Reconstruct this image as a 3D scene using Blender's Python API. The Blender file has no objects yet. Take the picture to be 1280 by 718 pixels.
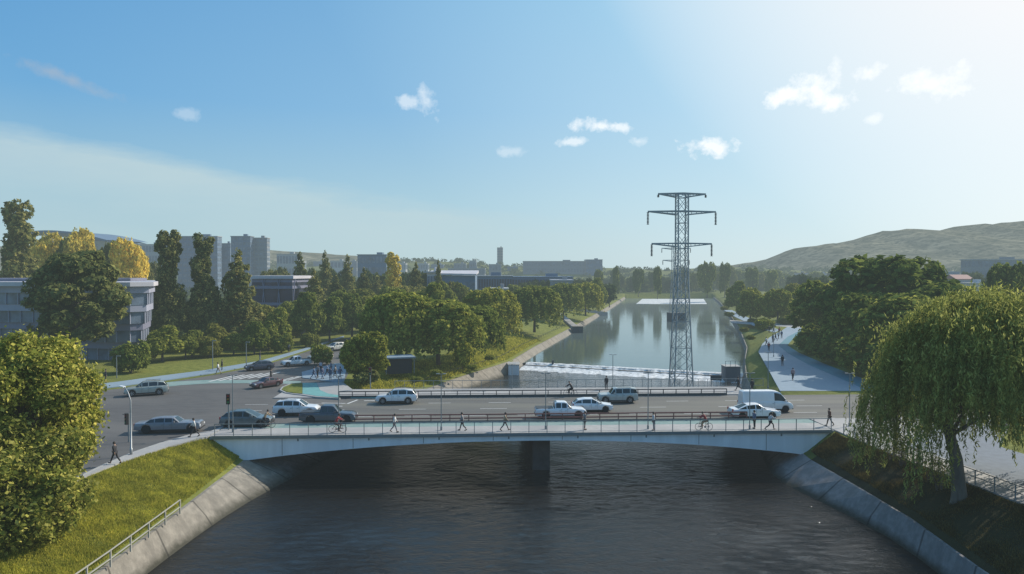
import bpy, bmesh, math, random
import numpy as np
from mathutils import Vector, Matrix, noise
R = math.radians
random.seed(7); RNG = np.random.default_rng(11)
scene = bpy.context.scene
COL = scene.collection
PITCH = math.atan(19/900); F = 900.0; CH = 15.3
SUN_AZ = R(58); SUN_EL = R(35)

# ---------------------------------------------------------------- geometry helpers
def G(px, py, z=0.0):
    """point of the real ground plane z that the survey pixel looks at"""
    a = (px-640)/F; b = -(py-359)/F
    c, s = math.cos(PITCH), math.sin(PITCH)
    d = Vector((a, c+b*s, -s+b*c))
    t = (z-CH)/d.z
    return Vector((d.x*t, d.y*t, z))
def AT(px, Y, z=0.0):
    return Vector(((px-640)/F*Y, Y, z))
def ZAT(py, Y):
    return CH+(340-py)*Y/F

class MB:
    def __init__(s): s.v=[]; s.f=[]
    def add(s, vs, fs):
        o=len(s.v); s.v += [tuple(v) for v in vs]; s.f += [tuple(i+o for i in f) for f in fs]; return s
    def box(s, c, d, rz=0, M=None):
        x,y,z=[k/2 for k in d]
        vs=[Vector((a*x,b*y,e*z)) for a in (-1,1) for b in (-1,1) for e in (-1,1)]
        m = M if M is not None else Matrix.Rotation(rz,3,'Z')
        vs=[m@v+Vector(c) for v in vs]
        return s.add(vs,[(0,1,3,2),(4,6,7,5),(0,4,5,1),(2,3,7,6),(0,2,6,4),(1,5,7,3)])
    def bar(s, a, b, w, h=None):
        """rectangular bar between two points"""
        a=Vector(a); b=Vector(b); h=h or w; d=b-a; L=d.length
        if L<1e-6: return s
        q=d.to_track_quat('X','Z').to_matrix()
        return s.box((a+b)/2,(L,w,h),M=q)
    def tube(s, pts, rs, n=8, cap=True):
        pts=[Vector(p) for p in pts]
        if not hasattr(rs,'__len__'): rs=[rs]*len(pts)
        o=len(s.v); ref=None
        for i,p in enumerate(pts):
            d=(pts[min(i+1,len(pts)-1)]-pts[max(i-1,0)])
            if d.length<1e-9: d=Vector((0,0,1))
            d.normalize()
            if ref is None:
                ref=Vector((1,0,0)) if abs(d.x)<.8 else Vector((0,1,0))
            u=(ref-d*ref.dot(d)).normalized(); ref=u; w=d.cross(u)
            for k in range(n):
                a=2*math.pi*k/n
                s.v.append(tuple(p+(u*math.cos(a)+w*math.sin(a))*rs[i]))
        for i in range(len(pts)-1):
            for k in range(n):
                k2=(k+1)%n
                s.f.append((o+i*n+k,o+i*n+k2,o+(i+1)*n+k2,o+(i+1)*n+k))
        if cap:
            s.f.append(tuple(o+k for k in reversed(range(n))))
            e=o+(len(pts)-1)*n; s.f.append(tuple(e+k for k in range(n)))
        return s
    def lathe(s, prof, c=(0,0,0), axis='Z', n=20):
        c=Vector(c); o=len(s.v)
        for r,h in prof:
            for k in range(n):
                a=2*math.pi*k/n; x,y=r*math.cos(a),r*math.sin(a)
                p = Vector((x,y,h)) if axis=='Z' else (Vector((x,h,y)) if axis=='Y' else Vector((h,x,y)))
                s.v.append(tuple(c+p))
        for i in range(len(prof)-1):
            for k in range(n):
                k2=(k+1)%n
                s.f.append((o+i*n+k,o+i*n+k2,o+(i+1)*n+k2,o+(i+1)*n+k))
        s.f.append(tuple(o+k for k in reversed(range(n))))
        e=o+(len(prof)-1)*n; s.f.append(tuple(e+k for k in range(n)))
        return s
    def prism(s, poly, z0, z1):
        bm=bmesh.new(); vs=[bm.verts.new((p[0],p[1],z1)) for p in poly]
        f=bm.faces.new(vs); f.normal_update()
        if f.normal.z<0: f.normal_flip()
        r=bmesh.ops.triangulate(bm,faces=[f]); bm.verts.index_update()
        top=[tuple(v.index for v in f.verts) for f in bm.faces]; n=len(poly)
        V=[(p[0],p[1],z1) for p in poly]+[(p[0],p[1],z0) for p in poly]
        bm.free()
        if z0==z1: return s.add(V[:n],top)
        F_=top+[tuple(i+n for i in reversed(t)) for t in top]
        F_+=[(i,i+n,(i+1)%n+n,(i+1)%n) for i in range(n)]
        return s.add(V,F_)
    def strip(s, A, B):
        n=len(A); return s.add(list(A)+list(B),[(i,i+1,n+i+1,n+i) for i in range(n-1)])
    def mesh(s, name, mat, smooth=False, fix=True):
        me=bpy.data.meshes.new(name); me.from_pydata(s.v,[],s.f)
        if mat: me.materials.append(mat)
        if fix:
            bm=bmesh.new(); bm.from_mesh(me); bmesh.ops.recalc_face_normals(bm,faces=bm.faces); bm.to_mesh(me); bm.free()
        if smooth:
            me.polygons.foreach_set('use_smooth',[True]*len(me.polygons))
        me.update(); return me
    def build(s, name, mat, parent=None, smooth=False, loc=None, fix=True):
        o=bpy.data.objects.new(name,s.mesh(name,mat,smooth,fix)); COL.objects.link(o)
        if parent: o.parent=parent
        if loc is not None: o.location=loc
        return o
def link(name, me, parent=None):
    o=bpy.data.objects.new(name,me); COL.objects.link(o)
    if parent: o.parent=parent
    return o
def tag(o,label=None,cat=None,group=None,kind=None):
    if label: o['label']=label
    if cat: o['category']=cat
    if group: o['group']=group
    if kind: o['kind']=kind
    return o
def thing(name,label,cat,loc=(0,0,0),rz=0,group=None):
    o=bpy.data.objects.new(name,None); COL.objects.link(o); o.location=loc; o.rotation_euler=(0,0,rz)
    o.empty_display_size=.3
    return tag(o,label,cat,group)
def dup(root,loc,rz,label=None,scale=None):
    r=root.copy(); COL.objects.link(r); r.location=loc; r.rotation_euler=(0,0,rz)
    if scale: r.scale=scale
    if label: r['label']=label
    for ch in list(root.children):
        c=ch.copy(); COL.objects.link(c); c.parent=r
        for g in ch.children:
            d=g.copy(); COL.objects.link(d); d.parent=c
    return r
def struct(name,mb,mat,label,cat='ground',smooth=False):
    o=mb.build(name,mat,smooth=smooth); return tag(o,label,cat,kind='structure')

# ---------------------------------------------------------------- materials
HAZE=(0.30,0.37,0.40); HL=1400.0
def painted_haze():  # air haze painted into each material: glow grows with distance, lifts near blacks
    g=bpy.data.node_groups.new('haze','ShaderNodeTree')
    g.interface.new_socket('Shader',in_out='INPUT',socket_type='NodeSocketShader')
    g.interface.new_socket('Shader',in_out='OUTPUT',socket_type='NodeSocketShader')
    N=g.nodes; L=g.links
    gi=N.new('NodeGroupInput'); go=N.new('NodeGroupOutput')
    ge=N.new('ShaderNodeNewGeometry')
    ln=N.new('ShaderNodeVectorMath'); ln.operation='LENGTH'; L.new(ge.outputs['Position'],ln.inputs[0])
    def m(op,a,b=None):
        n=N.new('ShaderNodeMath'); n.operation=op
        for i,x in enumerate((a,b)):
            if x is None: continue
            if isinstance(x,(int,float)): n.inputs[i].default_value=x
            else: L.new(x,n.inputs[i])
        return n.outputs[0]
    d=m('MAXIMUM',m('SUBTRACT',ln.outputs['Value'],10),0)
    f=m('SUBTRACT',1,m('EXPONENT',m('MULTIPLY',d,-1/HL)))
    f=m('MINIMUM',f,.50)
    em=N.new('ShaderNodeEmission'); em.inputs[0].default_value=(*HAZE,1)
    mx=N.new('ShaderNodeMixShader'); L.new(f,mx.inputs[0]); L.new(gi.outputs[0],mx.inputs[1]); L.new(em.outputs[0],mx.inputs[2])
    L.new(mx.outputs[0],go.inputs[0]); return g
HG=painted_haze()
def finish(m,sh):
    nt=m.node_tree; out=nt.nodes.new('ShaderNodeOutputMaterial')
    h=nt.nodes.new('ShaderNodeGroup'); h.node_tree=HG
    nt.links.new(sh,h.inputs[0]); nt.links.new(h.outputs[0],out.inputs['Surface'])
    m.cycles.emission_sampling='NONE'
def ramp(nt,fac,stops):
    r=nt.nodes.new('ShaderNodeValToRGB'); e=r.color_ramp.elements
    while len(e)<len(stops): e.new(.5)
    for k,(p,c) in enumerate(stops): e[k].position=p; e[k].color=(*c,1)
    nt.links.new(fac,r.inputs[0]); return r.outputs[0]
def noise_n(nt,vec,scale,detail=4,rough=.55,dist=0):
    n=nt.nodes.new('ShaderNodeTexNoise'); n.inputs['Scale'].default_value=scale; n.inputs['Detail'].default_value=detail
    n.inputs['Roughness'].default_value=rough; n.inputs['Distortion'].default_value=dist
    if vec is not None: nt.links.new(vec,n.inputs['Vector'])
    return n.outputs['Fac']
def mapping(nt,vec,sc=(1,1,1),rot=(0,0,0)):
    m=nt.nodes.new('ShaderNodeMapping'); m.inputs['Scale'].default_value=sc; m.inputs['Rotation'].default_value=rot
    nt.links.new(vec,m.inputs['Vector']); return m.outputs[0]
def mixc(nt,fac,a,b,mode='MIX'):
    m=nt.nodes.new('ShaderNodeMix'); m.data_type='RGBA'; m.blend_type=mode
    for s,x in ((0,fac),(6,a),(7,b)):
        if isinstance(x,(int,float)): m.inputs[s].default_value=x
        elif isinstance(x,tuple): m.inputs[s].default_value=(*x,1)
        else: nt.links.new(x,m.inputs[s])
    return m.outputs[2]
def newmat(name):
    m=bpy.data.materials.new(name); m.use_nodes=True; m.node_tree.nodes.clear(); return m,m.node_tree
def col(c,k): return tuple(min(1,x*k) for x in c)
def surf(name,c,rough=.7,metal=0,var=.18,scale=1.5,bump=0,bscale=8,coat=0,spec=.5,c2=None,big=None,aniso=(1,1,1)):
    """painted / mineral surface with tonal noise on two scales"""
    m,nt=newmat(name); g=nt.nodes.new('ShaderNodeNewGeometry'); P=g.outputs['Position']
    if aniso!=(1,1,1): P=mapping(nt,P,aniso)
    b=nt.nodes.new('ShaderNodeBsdfPrincipled')
    c2=c2 or col(c,1+var)
    f=noise_n(nt,P,scale,6,.6)
    C=ramp(nt,f,[(.3,col(c,1-var)),(.7,c2)])
    if big:
        f2=noise_n(nt,P,big[0],3,.5); C=mixc(nt,ramp(nt,f2,[(.42,(0,0,0)),(.62,(1,1,1))]),C,big[1])
    nt.links.new(C,b.inputs['Base Color'])
    b.inputs['Roughness'].default_value=rough; b.inputs['Metallic'].default_value=metal
    b.inputs['Coat Weight'].default_value=coat; b.inputs['Specular IOR Level'].default_value=spec
    if bump:
        bn=nt.nodes.new('ShaderNodeBump'); bn.inputs['Strength'].default_value=bump; bn.inputs['Distance'].default_value=.05
        nt.links.new(noise_n(nt,P,bscale,6,.65),bn.inputs['Height']); nt.links.new(bn.outputs[0],b.inputs['Normal'])
    finish(m,b.outputs[0]); return m
def leafmat(name,a,b,c=None,trans=.35):
    m,nt=newmat(name); g=nt.nodes.new('ShaderNodeNewGeometry')
    oi=nt.nodes.new('ShaderNodeObjectInfo')
    st=[(0,a),(1,b)] if c is None else [(0,a),(.6,b),(1,c)]
    C=ramp(nt,g.outputs['Random Per Island'],st)
    f=noise_n(nt,g.outputs['Position'],.75,6,.7)
    C=mixc(nt,1.0,C,ramp(nt,f,[(.33,(.55,.58,.58)),(.66,(1.35,1.3,1.1))]),'MULTIPLY')
    C=mixc(nt,1.0,C,ramp(nt,oi.outputs['Random'],[(0,(.78,.86,.85)),(.5,(1.0,1.0,1.0)),(1,(1.18,1.16,1.05))]),'MULTIPLY')
    C=mixc(nt,1.0,C,(1.72,1.62,1.42),'MULTIPLY'); C.node.clamp_result=False
    d=nt.nodes.new('ShaderNodeBsdfDiffuse'); t=nt.nodes.new('ShaderNodeBsdfTranslucent')
    nt.links.new(C,d.inputs[0]); nt.links.new(C,t.inputs[0])
    x=nt.nodes.new('ShaderNodeMixShader'); x.inputs[0].default_value=trans
    nt.links.new(d.outputs[0],x.inputs[1]); nt.links.new(t.outputs[0],x.inputs[2])
    finish(m,x.outputs[0]); return m
def glassmat(name,c=(.02,.03,.035),rough=.06):
    m,nt=newmat(name); b=nt.nodes.new('ShaderNodeBsdfPrincipled')
    g=nt.nodes.new('ShaderNodeNewGeometry')
    C=ramp(nt,noise_n(nt,g.outputs['Position'],.35,3,.6),[(.35,c),(.65,col(c,2.2))])
    nt.links.new(C,b.inputs['Base Color']); b.inputs['Roughness'].default_value=rough; b.inputs['IOR'].default_value=1.5
    finish(m,b.outputs[0]); return m

M={}
M['asphalt']=surf('asphalt',(.085,.082,.080),.85,0,.20,1.3,.35,40,big=(.16,(.118,.112,.105)),aniso=(.4,1,1))
M['asphalt2']=surf('asphalt_bridge',(.105,.102,.093),.8,0,.2,1.5,.3,40,big=(.3,(.14,.134,.112)),aniso=(.08,1,1))
M['paving']=surf('paving',(.36,.35,.335),.85,0,.12,2.5,.2,20,big=(.2,(.30,.295,.29)))
M['bluepave']=surf('blue_paving',(.20,.27,.33),.8,0,.1,1.2,.15,20,big=(.1,(.23,.30,.35)))
M['teal']=surf('teal_cycle_surface',(.17,.265,.25),.85,0,.14,1.2,.15,30,big=(.3,(.22,.30,.28)))
M['kerb']=surf('kerb_stone',(.33,.33,.32),.8,0,.15,3)
M['white_line']=surf('road_paint',(.55,.55,.53),.7,0,.15,4)
M['concrete']=surf('canal_concrete',(.225,.205,.172),.9,0,.3,1.6,.6,12,big=(.45,(.15,.138,.118)),aniso=(1,1,.5))
M['concrete_b']=surf('blue_concrete',(.235,.21,.20),.9,0,.25,1.6,.5,14,big=(.4,(.155,.155,.16)),aniso=(1,1,.5))
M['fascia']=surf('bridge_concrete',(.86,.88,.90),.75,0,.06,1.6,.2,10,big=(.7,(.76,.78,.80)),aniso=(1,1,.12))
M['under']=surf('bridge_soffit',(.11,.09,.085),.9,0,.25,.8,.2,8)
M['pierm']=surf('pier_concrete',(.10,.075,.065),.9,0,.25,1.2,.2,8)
M['steel']=surf('galvanised_steel',(.32,.34,.35),.5,.5,.12,2)
M['pylon']=surf('pylon_steel',(.27,.31,.32),.7,.0,.15,2)
M['rail']=surf('rail_steel',(.22,.25,.26),.5,.4,.12,3)
M['redrail']=surf('red_brown_rail',(.20,.075,.065),.55,.2,.2,2)
M['darkrail']=surf('dark_rail',(.06,.062,.065),.5,.3,.2,2)
M['creamrail']=surf('cream_rail',(.42,.40,.34),.5,.1,.1,3)
M['barrier']=surf('barrier_base',(.07,.08,.08),.8,0,.2,1)
M['foam']=surf('foam',(.93,.94,.93),.6,0,.06,.8,.6,3)
M['broken_foam']=surf('broken_foam',(.60,.64,.65),.6,0,.5,1.6,.8,4,c2=(.97,.97,.96))
M['black']=surf('black_rubber',(.02,.02,.021),.85,0,.2,8)
M['trim']=surf('dark_trim',(.035,.035,.037),.5,0,.2,8)
M['rim']=surf('wheel_alloy',(.36,.37,.38),.35,.7,.1,6)
M['glass']=glassmat('car_glass')
M['lamp']=surf('headlamp_lens',(.7,.72,.72),.2,0,.05,5,coat=.5)
M['taill']=surf('tail_lamp_lens',(.35,.02,.02),.3,0,.1,5,coat=.5)
M['plate']=surf('number_plate',(.6,.6,.55),.5,0,.1,8)
def paint(n,c,r=.35): return surf(n,c,r,.15,.05,1.5,coat=.6)
P_={'white':paint('white_paint',(.72,.73,.74)),'silver':paint('silver_paint',(.40,.42,.40)),'grey':paint('grey_paint',(.20,.21,.235)),
 'teal':paint('teal_grey_paint',(.10,.135,.15)),'navy':paint('navy_paint',(.055,.065,.085)),'maroon':paint('maroon_paint',(.10,.045,.05)),
 'dark':paint('charcoal_paint',(.07,.07,.09)),'cream':paint('cream_paint',(.60,.58,.52)),'greige':paint('green_silver_paint',(.36,.385,.345))}
M['bark']=surf('bark',(.13,.105,.085),.9,0,.35,3,.6,14,aniso=(1,1,.3))
M['palebark']=surf('pale_bark',(.15,.125,.10),.9,0,.3,3,.6,14,aniso=(1,1,.3))
def wallmat(name,c,c2):
    m,nt=newmat(name); g=nt.nodes.new('ShaderNodeNewGeometry'); P=g.outputs['Position']
    sp=nt.nodes.new('ShaderNodeSeparateXYZ'); nt.links.new(P,sp.inputs[0])
    C=ramp(nt,noise_n(nt,P,1.7,7,.65),[(.3,col(c,.72)),(.7,col(c,1.25))])
    C=mixc(nt,ramp(nt,noise_n(nt,mapping(nt,P,(1,1,.15)),.8,5,.7),[(.45,(0,0,0)),(.62,(.8,.8,.8))]),C,c2)
    a=nt.nodes.new('ShaderNodeMath'); a.operation='MULTIPLY_ADD'; nt.links.new(noise_n(nt,P,.9,5,.7),a.inputs[0]); a.inputs[1].default_value=.9; nt.links.new(sp.outputs[2],a.inputs[2])
    k=nt.nodes.new('ShaderNodeMapRange'); k.inputs[1].default_value=-3.45; k.inputs[2].default_value=-2.85; nt.links.new(a.outputs[0],k.inputs[0])
    C=mixc(nt,k.outputs[0],(.045,.042,.028),C)
    w=nt.nodes.new('ShaderNodeTexWave'); w.bands_direction='Y'; w.inputs['Scale'].default_value=.052; w.inputs['Distortion'].default_value=0; nt.links.new(P,w.inputs['Vector'])
    C=mixc(nt,1.0,C,ramp(nt,w.outputs['Fac'],[(.0,(.35,.35,.35)),(.002,(1,1,1))]),'MULTIPLY')
    b=nt.nodes.new('ShaderNodeBsdfPrincipled'); nt.links.new(C,b.inputs['Base Color']); b.inputs['Roughness'].default_value=.9
    bn=nt.nodes.new('ShaderNodeBump'); bn.inputs['Strength'].default_value=.5; bn.inputs['Distance'].default_value=.05
    nt.links.new(noise_n(nt,P,9,6,.65),bn.inputs['Height']); nt.links.new(bn.outputs[0],b.inputs['Normal']); finish(m,b.outputs[0]); return m
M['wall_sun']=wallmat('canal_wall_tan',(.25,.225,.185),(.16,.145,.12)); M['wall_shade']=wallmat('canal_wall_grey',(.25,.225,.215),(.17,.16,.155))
LM={'dark':leafmat('dark_needles',(.05,.068,.034),(.125,.14,.06),(.25,.235,.10),.4),
 'green':leafmat('mid_leaves',(.065,.092,.026),(.135,.162,.046),(.24,.25,.075),.45),
 'yg':leafmat('yellow_green_leaves',(.075,.095,.024),(.17,.19,.045),(.33,.32,.085),.5),
 'far':leafmat('far_leaves',(.045,.065,.03),(.09,.115,.045),None,.3),
 'autumn':leafmat('autumn_leaves',(.23,.19,.05),(.45,.38,.09),(.62,.52,.16),.5),
 'olive':leafmat('olive_leaves',(.075,.09,.03),(.15,.16,.05),(.22,.22,.07),.45),
 'bigdark':leafmat('dense_dark_leaves',(.05,.076,.024),(.105,.135,.04),(.18,.20,.06),.45),
 'willow':leafmat('willow_leaves',(.13,.145,.05),(.24,.25,.085),(.40,.39,.16),.5),
 'front':leafmat('front_leaves',(.065,.085,.022),(.17,.195,.05),(.42,.40,.14),.5)}
def grassmat(name,stops,patch):
    m,nt=newmat(name); g=nt.nodes.new('ShaderNodeNewGeometry'); P=g.outputs['Position']
    f=noise_n(nt,P,.9,8,.7); C=ramp(nt,f,stops)
    C=mixc(nt,ramp(nt,noise_n(nt,P,.06,5,.6,1),[(.42,(0,0,0)),(.6,(.75,.75,.75))]),C,patch)
    b=nt.nodes.new('ShaderNodeBsdfPrincipled'); nt.links.new(C,b.inputs['Base Color']); b.inputs['Roughness'].default_value=.95
    b.inputs['Specular IOR Level'].default_value=.1
    bn=nt.nodes.new('ShaderNodeBump'); bn.inputs['Strength'].default_value=.7; bn.inputs['Distance'].default_value=.15
    nt.links.new(noise_n(nt,P,5,8,.75),bn.inputs['Height']); nt.links.new(bn.outputs[0],b.inputs['Normal'])
    finish(m,b.outputs[0]); return m
M['ground']=grassmat('ground_grass',[(.3,(.10,.12,.028)),(.5,(.165,.18,.04)),(.72,(.26,.25,.065))],(.13,.145,.038))
M['blade']=leafmat('grass_blades',(.13,.15,.03),(.22,.23,.048),(.34,.32,.085),.5)
M['dryblade']=leafmat('dry_blades',(.045,.042,.018),(.085,.07,.03),(.12,.10,.05),.3)
M['soil']=grassmat('soil_bank',[(.3,(.035,.03,.018)),(.5,(.06,.05,.027)),(.72,(.085,.075,.035))],(.05,.05,.022))
def hillmat():
    m,nt=newmat('hill_grass'); g=nt.nodes.new('ShaderNodeNewGeometry'); P=g.outputs['Position']
    C=ramp(nt,noise_n(nt,mapping(nt,P,(1,1,3)),.012,8,.72,.6),[(.34,(.07,.08,.045)),(.48,(.20,.185,.115)),(.62,(.34,.31,.20))])
    C=mixc(nt,ramp(nt,noise_n(nt,mapping(nt,P,(1,1,2)),.05,4,.7),[(.50,(0,0,0)),(.58,(.85,.85,.85))]),C,(.055,.065,.035))
    b=nt.nodes.new('ShaderNodeBsdfDiffuse'); nt.links.new(C,b.inputs[0]); finish(m,b.outputs[0]); return m
M['hill']=hillmat()
M['hill_old']=grassmat('hill_grass',[(.3,(.10,.10,.05)),(.5,(.16,.15,.08)),(.72,(.22,.20,.11))],(.07,.08,.04))

def watermat(name,base,amp,sc,rough):
    m,nt=newmat(name); g=nt.nodes.new('ShaderNodeNewGeometry'); P=g.outputs['Position']
    b=nt.nodes.new('ShaderNodeBsdfPrincipled'); b.inputs['Base Color'].default_value=(*base,1)
    b.inputs['Roughness'].default_value=rough; b.inputs['IOR'].default_value=1.33
    v=mapping(nt,P,(.55,1.0,1),(0,0,R(-12)))
    n1=noise_n(nt,v,sc,6,.62,.8)
    if sc>1.2:   # sharper wind crests on the open river, broken by calmer patches
        q=nt.nodes.new('ShaderNodeMath'); q.operation='SUBTRACT'; nt.links.new(n1,q.inputs[0]); q.inputs[1].default_value=.5
        q2=nt.nodes.new('ShaderNodeMath'); q2.operation='ABSOLUTE'; nt.links.new(q.outputs[0],q2.inputs[0])
        q3=nt.nodes.new('ShaderNodeMath'); q3.operation='MULTIPLY'; nt.links.new(q2.outputs[0],q3.inputs[0]); q3.inputs[1].default_value=-2.6
        pc=nt.nodes.new('ShaderNodeMapRange'); pc.inputs[1].default_value=.38; pc.inputs[2].default_value=.62; pc.inputs[3].default_value=.45; pc.inputs[4].default_value=1.25
        nt.links.new(noise_n(nt,P,.07,3,.5,1.0),pc.inputs[0])
        q4=nt.nodes.new('ShaderNodeMath'); q4.operation='MULTIPLY'; nt.links.new(q3.outputs[0],q4.inputs[0]); nt.links.new(pc.outputs[0],q4.inputs[1]); n1=q4.outputs[0]
    n2=noise_n(nt,v,sc*.22,3,.5,.3)
    a=nt.nodes.new('ShaderNodeMath'); a.operation='MULTIPLY_ADD'; nt.links.new(n2,a.inputs[0]); a.inputs[1].default_value=1.2; nt.links.new(n1,a.inputs[2])
    bn=nt.nodes.new('ShaderNodeBump'); bn.inputs['Strength'].default_value=1; bn.inputs['Distance'].default_value=amp
    nt.links.new(a.outputs[0],bn.inputs['Height']); nt.links.new(bn.outputs[0],b.inputs['Normal'])
    finish(m,b.outputs[0]); return m
M['water']=watermat('river_water',(.011,.010,.009),.075,1.35,.03)
M['water2']=watermat('calm_water',(.07,.10,.09),.012,.9,.05)
# ---------------------------------------------------------------- world
def make_world():
    w=bpy.data.worlds.new('World'); scene.world=w; w.use_nodes=True; nt=w.node_tree; nt.nodes.clear(); N=nt.nodes; L=nt.links
    sky=N.new('ShaderNodeTexSky'); sky.sky_type='NISHITA'; sky.sun_disc=False
    sky.sun_elevation=SUN_EL; sky.sun_rotation=SUN_AZ; sky.altitude=50; sky.air_density=1.0; sky.dust_density=.8; sky.ozone_density=1.6
    tc=N.new('ShaderNodeTexCoord'); sep=N.new('ShaderNodeSeparateXYZ'); L.new(tc.outputs['Generated'],sep.inputs[0])
    def m(op,a,b=None,c=None,clamp=False):
        n=N.new('ShaderNodeMath'); n.operation=op; n.use_clamp=clamp
        for i,x in enumerate((a,b,c)):
            if x is None: continue
            if isinstance(x,(int,float)): n.inputs[i].default_value=x
            else: L.new(x,n.inputs[i])
        return n.outputs[0]
    az=m('ARCTAN2',sep.outputs[0],sep.outputs[1]); el=m('ARCSINE',sep.outputs[2])
    cb=N.new('ShaderNodeCombineXYZ'); L.new(az,cb.inputs[0]); L.new(el,cb.inputs[1])
    n1=N.new('ShaderNodeTexNoise'); n1.inputs['Scale'].default_value=42; n1.inputs['Detail'].default_value=7; n1.inputs['Roughness'].default_value=.62
    L.new(cb.outputs[0],n1.inputs['Vector'])
    nz=m('SUBTRACT',n1.outputs['Fac'],.5)
    mp=N.new('ShaderNodeMapping'); mp.inputs['Scale'].default_value=(3,14,1); mp.inputs['Rotation'].default_value=(0,0,R(12)); L.new(cb.outputs[0],mp.inputs[0])
    n2=N.new('ShaderNodeTexNoise'); n2.inputs['Scale'].default_value=1.3; n2.inputs['Detail'].default_value=6; n2.inputs['Roughness'].default_value=.6; L.new(mp.outputs[0],n2.inputs['Vector'])
    def A(px): return math.atan((px-640)/F)
    def E(px,py): return math.atan((340-py)/F*math.cos(A(px)))
    cl=[(985,122,34,11,1),(1015,112,26,17,1),(1035,128,26,12,1),(1168,104,42,17,1),(1083,92,17,9,.9),(1042,90,9,14,.7),(888,183,28,11,.9),
        (728,156,20,8,.8),(752,159,22,6,.8),(776,161,14,6,.7),(716,178,17,5,.6),(797,178,12,5,.45),(510,128,17,8,.45),(536,127,12,16,.45),
        (1090,150,12,5,.6),(232,144,20,7,.22),(640,190,18,6,.3)]
    tot=None
    for (x,y,w_,h_,k) in cl:
        s=N.new('ShaderNodeVectorMath'); s.operation='SUBTRACT'; L.new(cb.outputs[0],s.inputs[0]); s.inputs[1].default_value=(A(x),E(x,y),0)
        c=math.cos(A(x)); q=N.new('ShaderNodeVectorMath'); q.operation='MULTIPLY'; L.new(s.outputs[0],q.inputs[0]); q.inputs[1].default_value=(F/(w_*c*c*1.25),F/(h_*c*1.25),0)
        ln=N.new('ShaderNodeVectorMath'); ln.operation='LENGTH'; L.new(q.outputs[0],ln.inputs[0])
        v=m('ADD',m('SUBTRACT',.95,ln.outputs['Value']),m('MULTIPLY',nz,3.2))
        v=m('MULTIPLY',m('MULTIPLY',v,1.3,None,True),k)
        tot=v if tot is None else m('MAXIMUM',tot,v)
    # slanting wisp, upper left
    s=N.new('ShaderNodeVectorMath'); s.operation='SUBTRACT'; L.new(cb.outputs[0],s.inputs[0]); s.inputs[1].default_value=(A(88),E(88,100),0)
    r_=N.new('ShaderNodeVectorRotate'); r_.rotation_type='Z_AXIS'; r_.inputs['Angle'].default_value=R(16); L.new(s.outputs[0],r_.inputs[0])
    q=N.new('ShaderNodeVectorMath'); q.operation='MULTIPLY'; L.new(r_.outputs[0],q.inputs[0]); q.inputs[1].default_value=(16,95,0)
    ln=N.new('ShaderNodeVectorMath'); ln.operation='LENGTH'; L.new(q.outputs[0],ln.inputs[0])
    wisp=m('MULTIPLY',m('ADD',m('SUBTRACT',.95,ln.outputs['Value']),m('MULTIPLY',nz,2.2),None,True),.42)
    # broad veil of thin cloud, its top edge falling to the right
    edge=m('MULTIPLY_ADD',az,-.135,.0878)   # elevation of the edge
    dv=m('SUBTRACT',edge,el); dv=m('ADD',dv,m('MULTIPLY',m('SUBTRACT',n2.outputs['Fac'],.5),.07))
    v1=m('MULTIPLY',dv,38,None,True)
    fadeaz=m('MULTIPLY',m('SUBTRACT',.22,az),2.6,None,True)
    low=m('MULTIPLY_ADD',m('MULTIPLY',dv,-1.0),6.0,1.0,True)
    veil=m('MULTIPLY',m('MULTIPLY',v1,fadeaz),m('MULTIPLY',m('MULTIPLY_ADD',n2.outputs['Fac'],1.3,.05),1.0))
    veil=m('MULTIPLY',veil,m('MAXIMUM',low,.42))
    front=m('MULTIPLY',sep.outputs[1],8,None,True); 
    def mx(f,a,b):
        n=N.new('ShaderNodeMix'); n.data_type='RGBA'; L.new(f,n.inputs[0]) if not isinstance(f,float) else None
        for k,x in ((6,a),(7,b)):
            if isinstance(x,tuple): n.inputs[k].default_value=(*x,1)
            else: L.new(x,n.inputs[k])
        return n.outputs[2]
    C=SKYCOL(nt,sky.outputs[0],el,az,m)
    C=mx(m('MULTIPLY',veil,front),C,VEILC)
    C=mx(m('MULTIPLY',wisp,front),C,WISPC)
    C=mx(m('MULTIPLY',tot,front),C,CLOUDC)
    bg=N.new('ShaderNodeBackground'); bg.inputs['Strength'].default_value=SKYS; L.new(C,bg.inputs[0])
    out=N.new('ShaderNodeOutputWorld'); L.new(bg.outputs[0],out.inputs[0])
SKYS=.1
VEILC=(5.6,6.9,7.1); WISPC=(5.2,5.2,5.3); CLOUDC=(10.2,10.6,10.8)
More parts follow.
